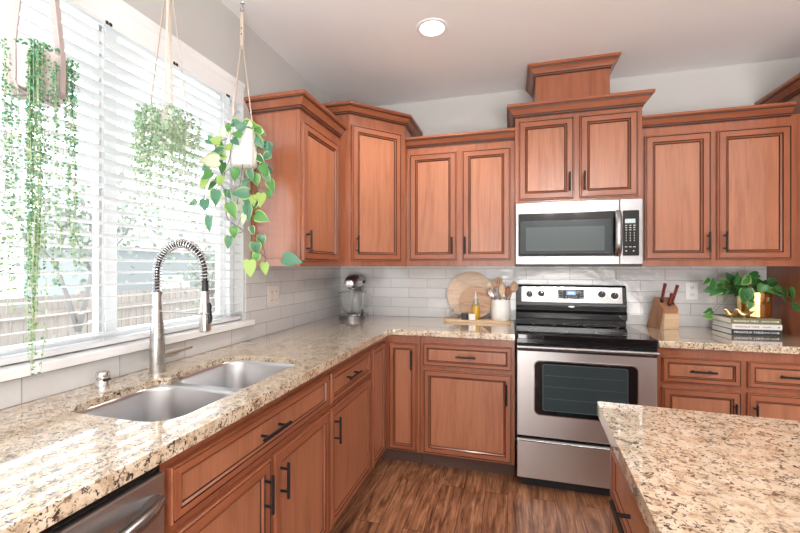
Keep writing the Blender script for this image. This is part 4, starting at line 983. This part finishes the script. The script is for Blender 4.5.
# middle plant
c2 = (.135, -1.893)
t = thing('hanging_planter', 'middle hanging plant, bushy with tiny grey-green leaves, above the faucet', 'hanging plant', (*c2, 0))
MB().lathe([(.0001, 1.780), (.052, 1.780), (.058, 1.786), (.064, 1.895), (.061, 1.898), (.059, 1.894), (.054, 1.795), (.0001, 1.79)], n=40).build('pot', 'pot_white', t)
MB().lathe([(.0001, 1.888), (.058, 1.884)], n=24).build('soil', 'soil', t)
hanger(t, .064, 1.898, 1.780, 2.45, ZC, [math.radians(q) for q in (35, 125, 215, 305)], 'strap_tan', .009)
for k in range(135):
    l = random.uniform(-.108, .108); sg = -1 if random.random() < .75 else 1; dd = math.sqrt(max(0, .106**2-l*l))*random.uniform(.8, 1.1)*sg
    p = CAMR*l+CAMF*dd
    if c2[0]+p.x < .016: p.x = .016-c2[0]
    e = 1.63+.09*abs(l)/.1+random.uniform(-.06, .09)
    if random.random() < .26: e = random.uniform(1.46, 1.66)
    strand(t, (p.x, p.y, 1.885+random.uniform(-.05, .035)-.3*max(0, abs(l)-.07)), e, .0092, .0050, .016, ['stem_pale', 'leaf_grey', 'leaf_mint'], density=lambda f_: .92-.45*f_, elong=1.25, tipmat=lambda f_: .35)
mb = MB()
for k in range(170):
    a = random.random()*6.28; r_ = .10*math.sqrt(random.random()); disc_leaf(mb, (max(r_*math.cos(a), .016-c2[0]), r_*math.sin(a), 1.885+.030*math.cos(r_*14)+random.uniform(-.014, .022)), .0056, random.random() < .35, 1.25)
mb.build('crown_leaves', ['leaf_grey', 'leaf_mint'], t, fix=False)
# philodendron at the right
c3 = (.095, -1.408)
t = thing('hanging_planter', 'rightmost hanging plant, large heart-shaped variegated leaves in a white pot', 'hanging plant', (*c3, 0))
MB().lathe([(.0001, 1.828), (.060, 1.828), (.070, 1.836), (.0725, 1.85), (.0725, 2.008), (.070, 2.012), (.068, 2.008), (.067, 1.85), (.0001, 1.84)], n=44).build('pot', 'pot_white', t)
MB().lathe([(.0001, 2.0), (.0675, 1.996)], n=24).build('soil', 'soil', t)
hanger(t, .0725, 2.012, 1.828, 2.46, ZC, [math.radians(q) for q in (-10, 80, 170, 260)], 'strap_tan', .005)
MB().box(-.009, .009, -.006, .006, 2.45, 2.615).build('leather_band', 'strap_tan', t, bevel=.001)
mb = MB()
for z_ in (2.505, 2.535): mb.uv_sphere((.0, -.0065, z_), .0035, 8, 6)
mb.build('rivet', 'slot', t)
random.seed(21)
def near_vine(c):
    best = None
    for v in VINES3:
        for p, q in zip(v, v[1:]):
            P_, Q_ = Vector(p), Vector(q)
            for k in range(6):
                r = P_.lerp(Q_, k/5); d = (r-c).length
                if best is None or d < best[0]: best = (d, r)
    return best[1]
for k in range(26):        # more leaves around the rim and down the two main trails
    v = VINES3[(0, 1, 3, 6, 2)[k % 5]]; q = Vector(v[random.randrange(len(v)-1)]); q2 = q+CAMR*random.gauss(0, .02)+UPV*random.gauss(0, .015)-CAMF*random.uniform(0, .03)
    if q2.z < 1.5: continue
    LEAVES3.append((max(q2.x, .03), q2.y, q2.z, random.uniform(.036, .056), random.uniform(200, 330)))
for k in range(5): LEAVES3.append((c3[0]+.06*math.cos(k*.7-1.9), c3[1]+.06*math.sin(k*.7-1.9), 2.02+random.uniform(-.01, .03), .052, random.uniform(-40, 200)))
mb, st = foliage('leaves', LEAVES3, t, (*c3, 0), [(0, 1), (1, 1), (2, 1), (2, 2), (0, 2), (3, 1), (4, 3), (2, 1)], near_vine, xmin=.012, sizef=1.12)
join(mb, st, 5); mb.build('foliage', ['leaf_mid', 'leaf_lime', 'leaf_blue', 'leaf_cream', 'leaf_green', 'stem'], t, fix=False)
for v in VINES3:
    P_ = [Vector(p)-Vector((*c3, 0)) for p in v]; m = []
    for i in range(len(P_)-1):       # smooth the polyline
        p0, p1, p2, p3 = P_[max(i-1, 0)], P_[i], P_[i+1], P_[min(i+2, len(P_)-1)]
        for k in range(6):
            u_ = k/6; m.append(.5*((2*p1)+(p2-p0)*u_+(2*p0-5*p1+4*p2-p3)*u_*u_+(3*p1-p0-3*p2+p3)*u_**3))
    m.append(P_[-1]); MB().tube(m, .0019, 6).build('vine', 'stem_brown', t, fix=False)
# ================================================================ outdoors behind the blind
struct(MB().box(-30, -.12, -25, 25, -1.0, -.9).build('ground', 'patio'))
t = thing('garden_fence', 'pale weathered board fence seen through the lower blind slats', 'fence', (-5, 0, -.9))
mb = MB()
for k in range(150): mb.box(-.01, .01, -9+k*.14, -9+k*.14+.128, .04, 1.80)
mb.build('boards', 'fence_wood', t, fix=False)
mb = MB()
for z_ in (.3, 1.5): mb.box(.0105, .05, -9, 12, z_, z_+.09)
mb.build('rail', 'fence_wood', t)
for k in range(9): MB().box(-.11, -.0105, -9+k*2.6, -8.9+k*2.6, 0.001, 1.85).build('post', 'fence_wood', t)
def tree(x, y_, h, lean, seed, label, leaves=0):
    random.seed(seed); t = thing('garden_tree', label, 'tree', (x, y_, -.9)); mb = MB(); tips = []
    def br(p, d, L_, r, lv):
        q = p+d*L_; mb.tube([p, (p+q)/2+Vector((random.gauss(0, .02), random.gauss(0, .02), 0)), q], [r, r*.8, r*.6], 7); tips.append(q)
        if lv:
            for k in range(3):
                nd = (d+Vector((random.gauss(0, .55), random.gauss(0, .55), random.uniform(.1, .5)))).normalized(); br(q, nd, L_*.62, r*.55, lv-1)
    br(Vector((0, 0, 0)), Vector((lean[0], lean[1], 1)).normalized(), h*.5, .06, 3); mb.build('trunk', 'bark', t, fix=False)
    if leaves:
        m = MB()
        for k in range(leaves):
            p = random.choice(tips)+Vector((random.gauss(0, .28), random.gauss(0, .28), random.gauss(0, .22))); disc_leaf(m, p, .035, 0)
        m.build('foliage', 'shrub', t, fix=False)
tree(-4.0, .45, 2.8, (.05, .12), 3, 'slender leaning tree outside, seen through the blind left of the window mullion', 900)
tree(-3.4, 2.6, 2.2, (0, -.1), 8, 'small bare-branched tree outside, seen through the blind behind the faucet', 700)
tree(-8.0, -2.2, 4.2, (0, .05), 12, 'leafy tree beyond the fence at the far left of the window', 2600)
tree(-9.5, 2.4, 4.6, (0, .0), 17, 'leafy tree beyond the fence behind the left hanging plants', 2600)
t = thing('garden_shed', 'grey-blue outbuilding beyond the fence, seen through the blind behind the faucet', 'building', (-8, 5, -.9))
MB().box(-1.5, 1.2, -1.7, 2.6, 0.001, 2.7).build('wall', 'shed', t)
MB().prism([(-1.7, 2.65), (1.4, 2.65), (-.15, 3.5)], -1.9, 2.8, 'xz').build('roof', 'roof', t)
MB().box(1.2, 1.23, -.6, .4, 1.0, 2.0).build('window', 'white_trim', t)
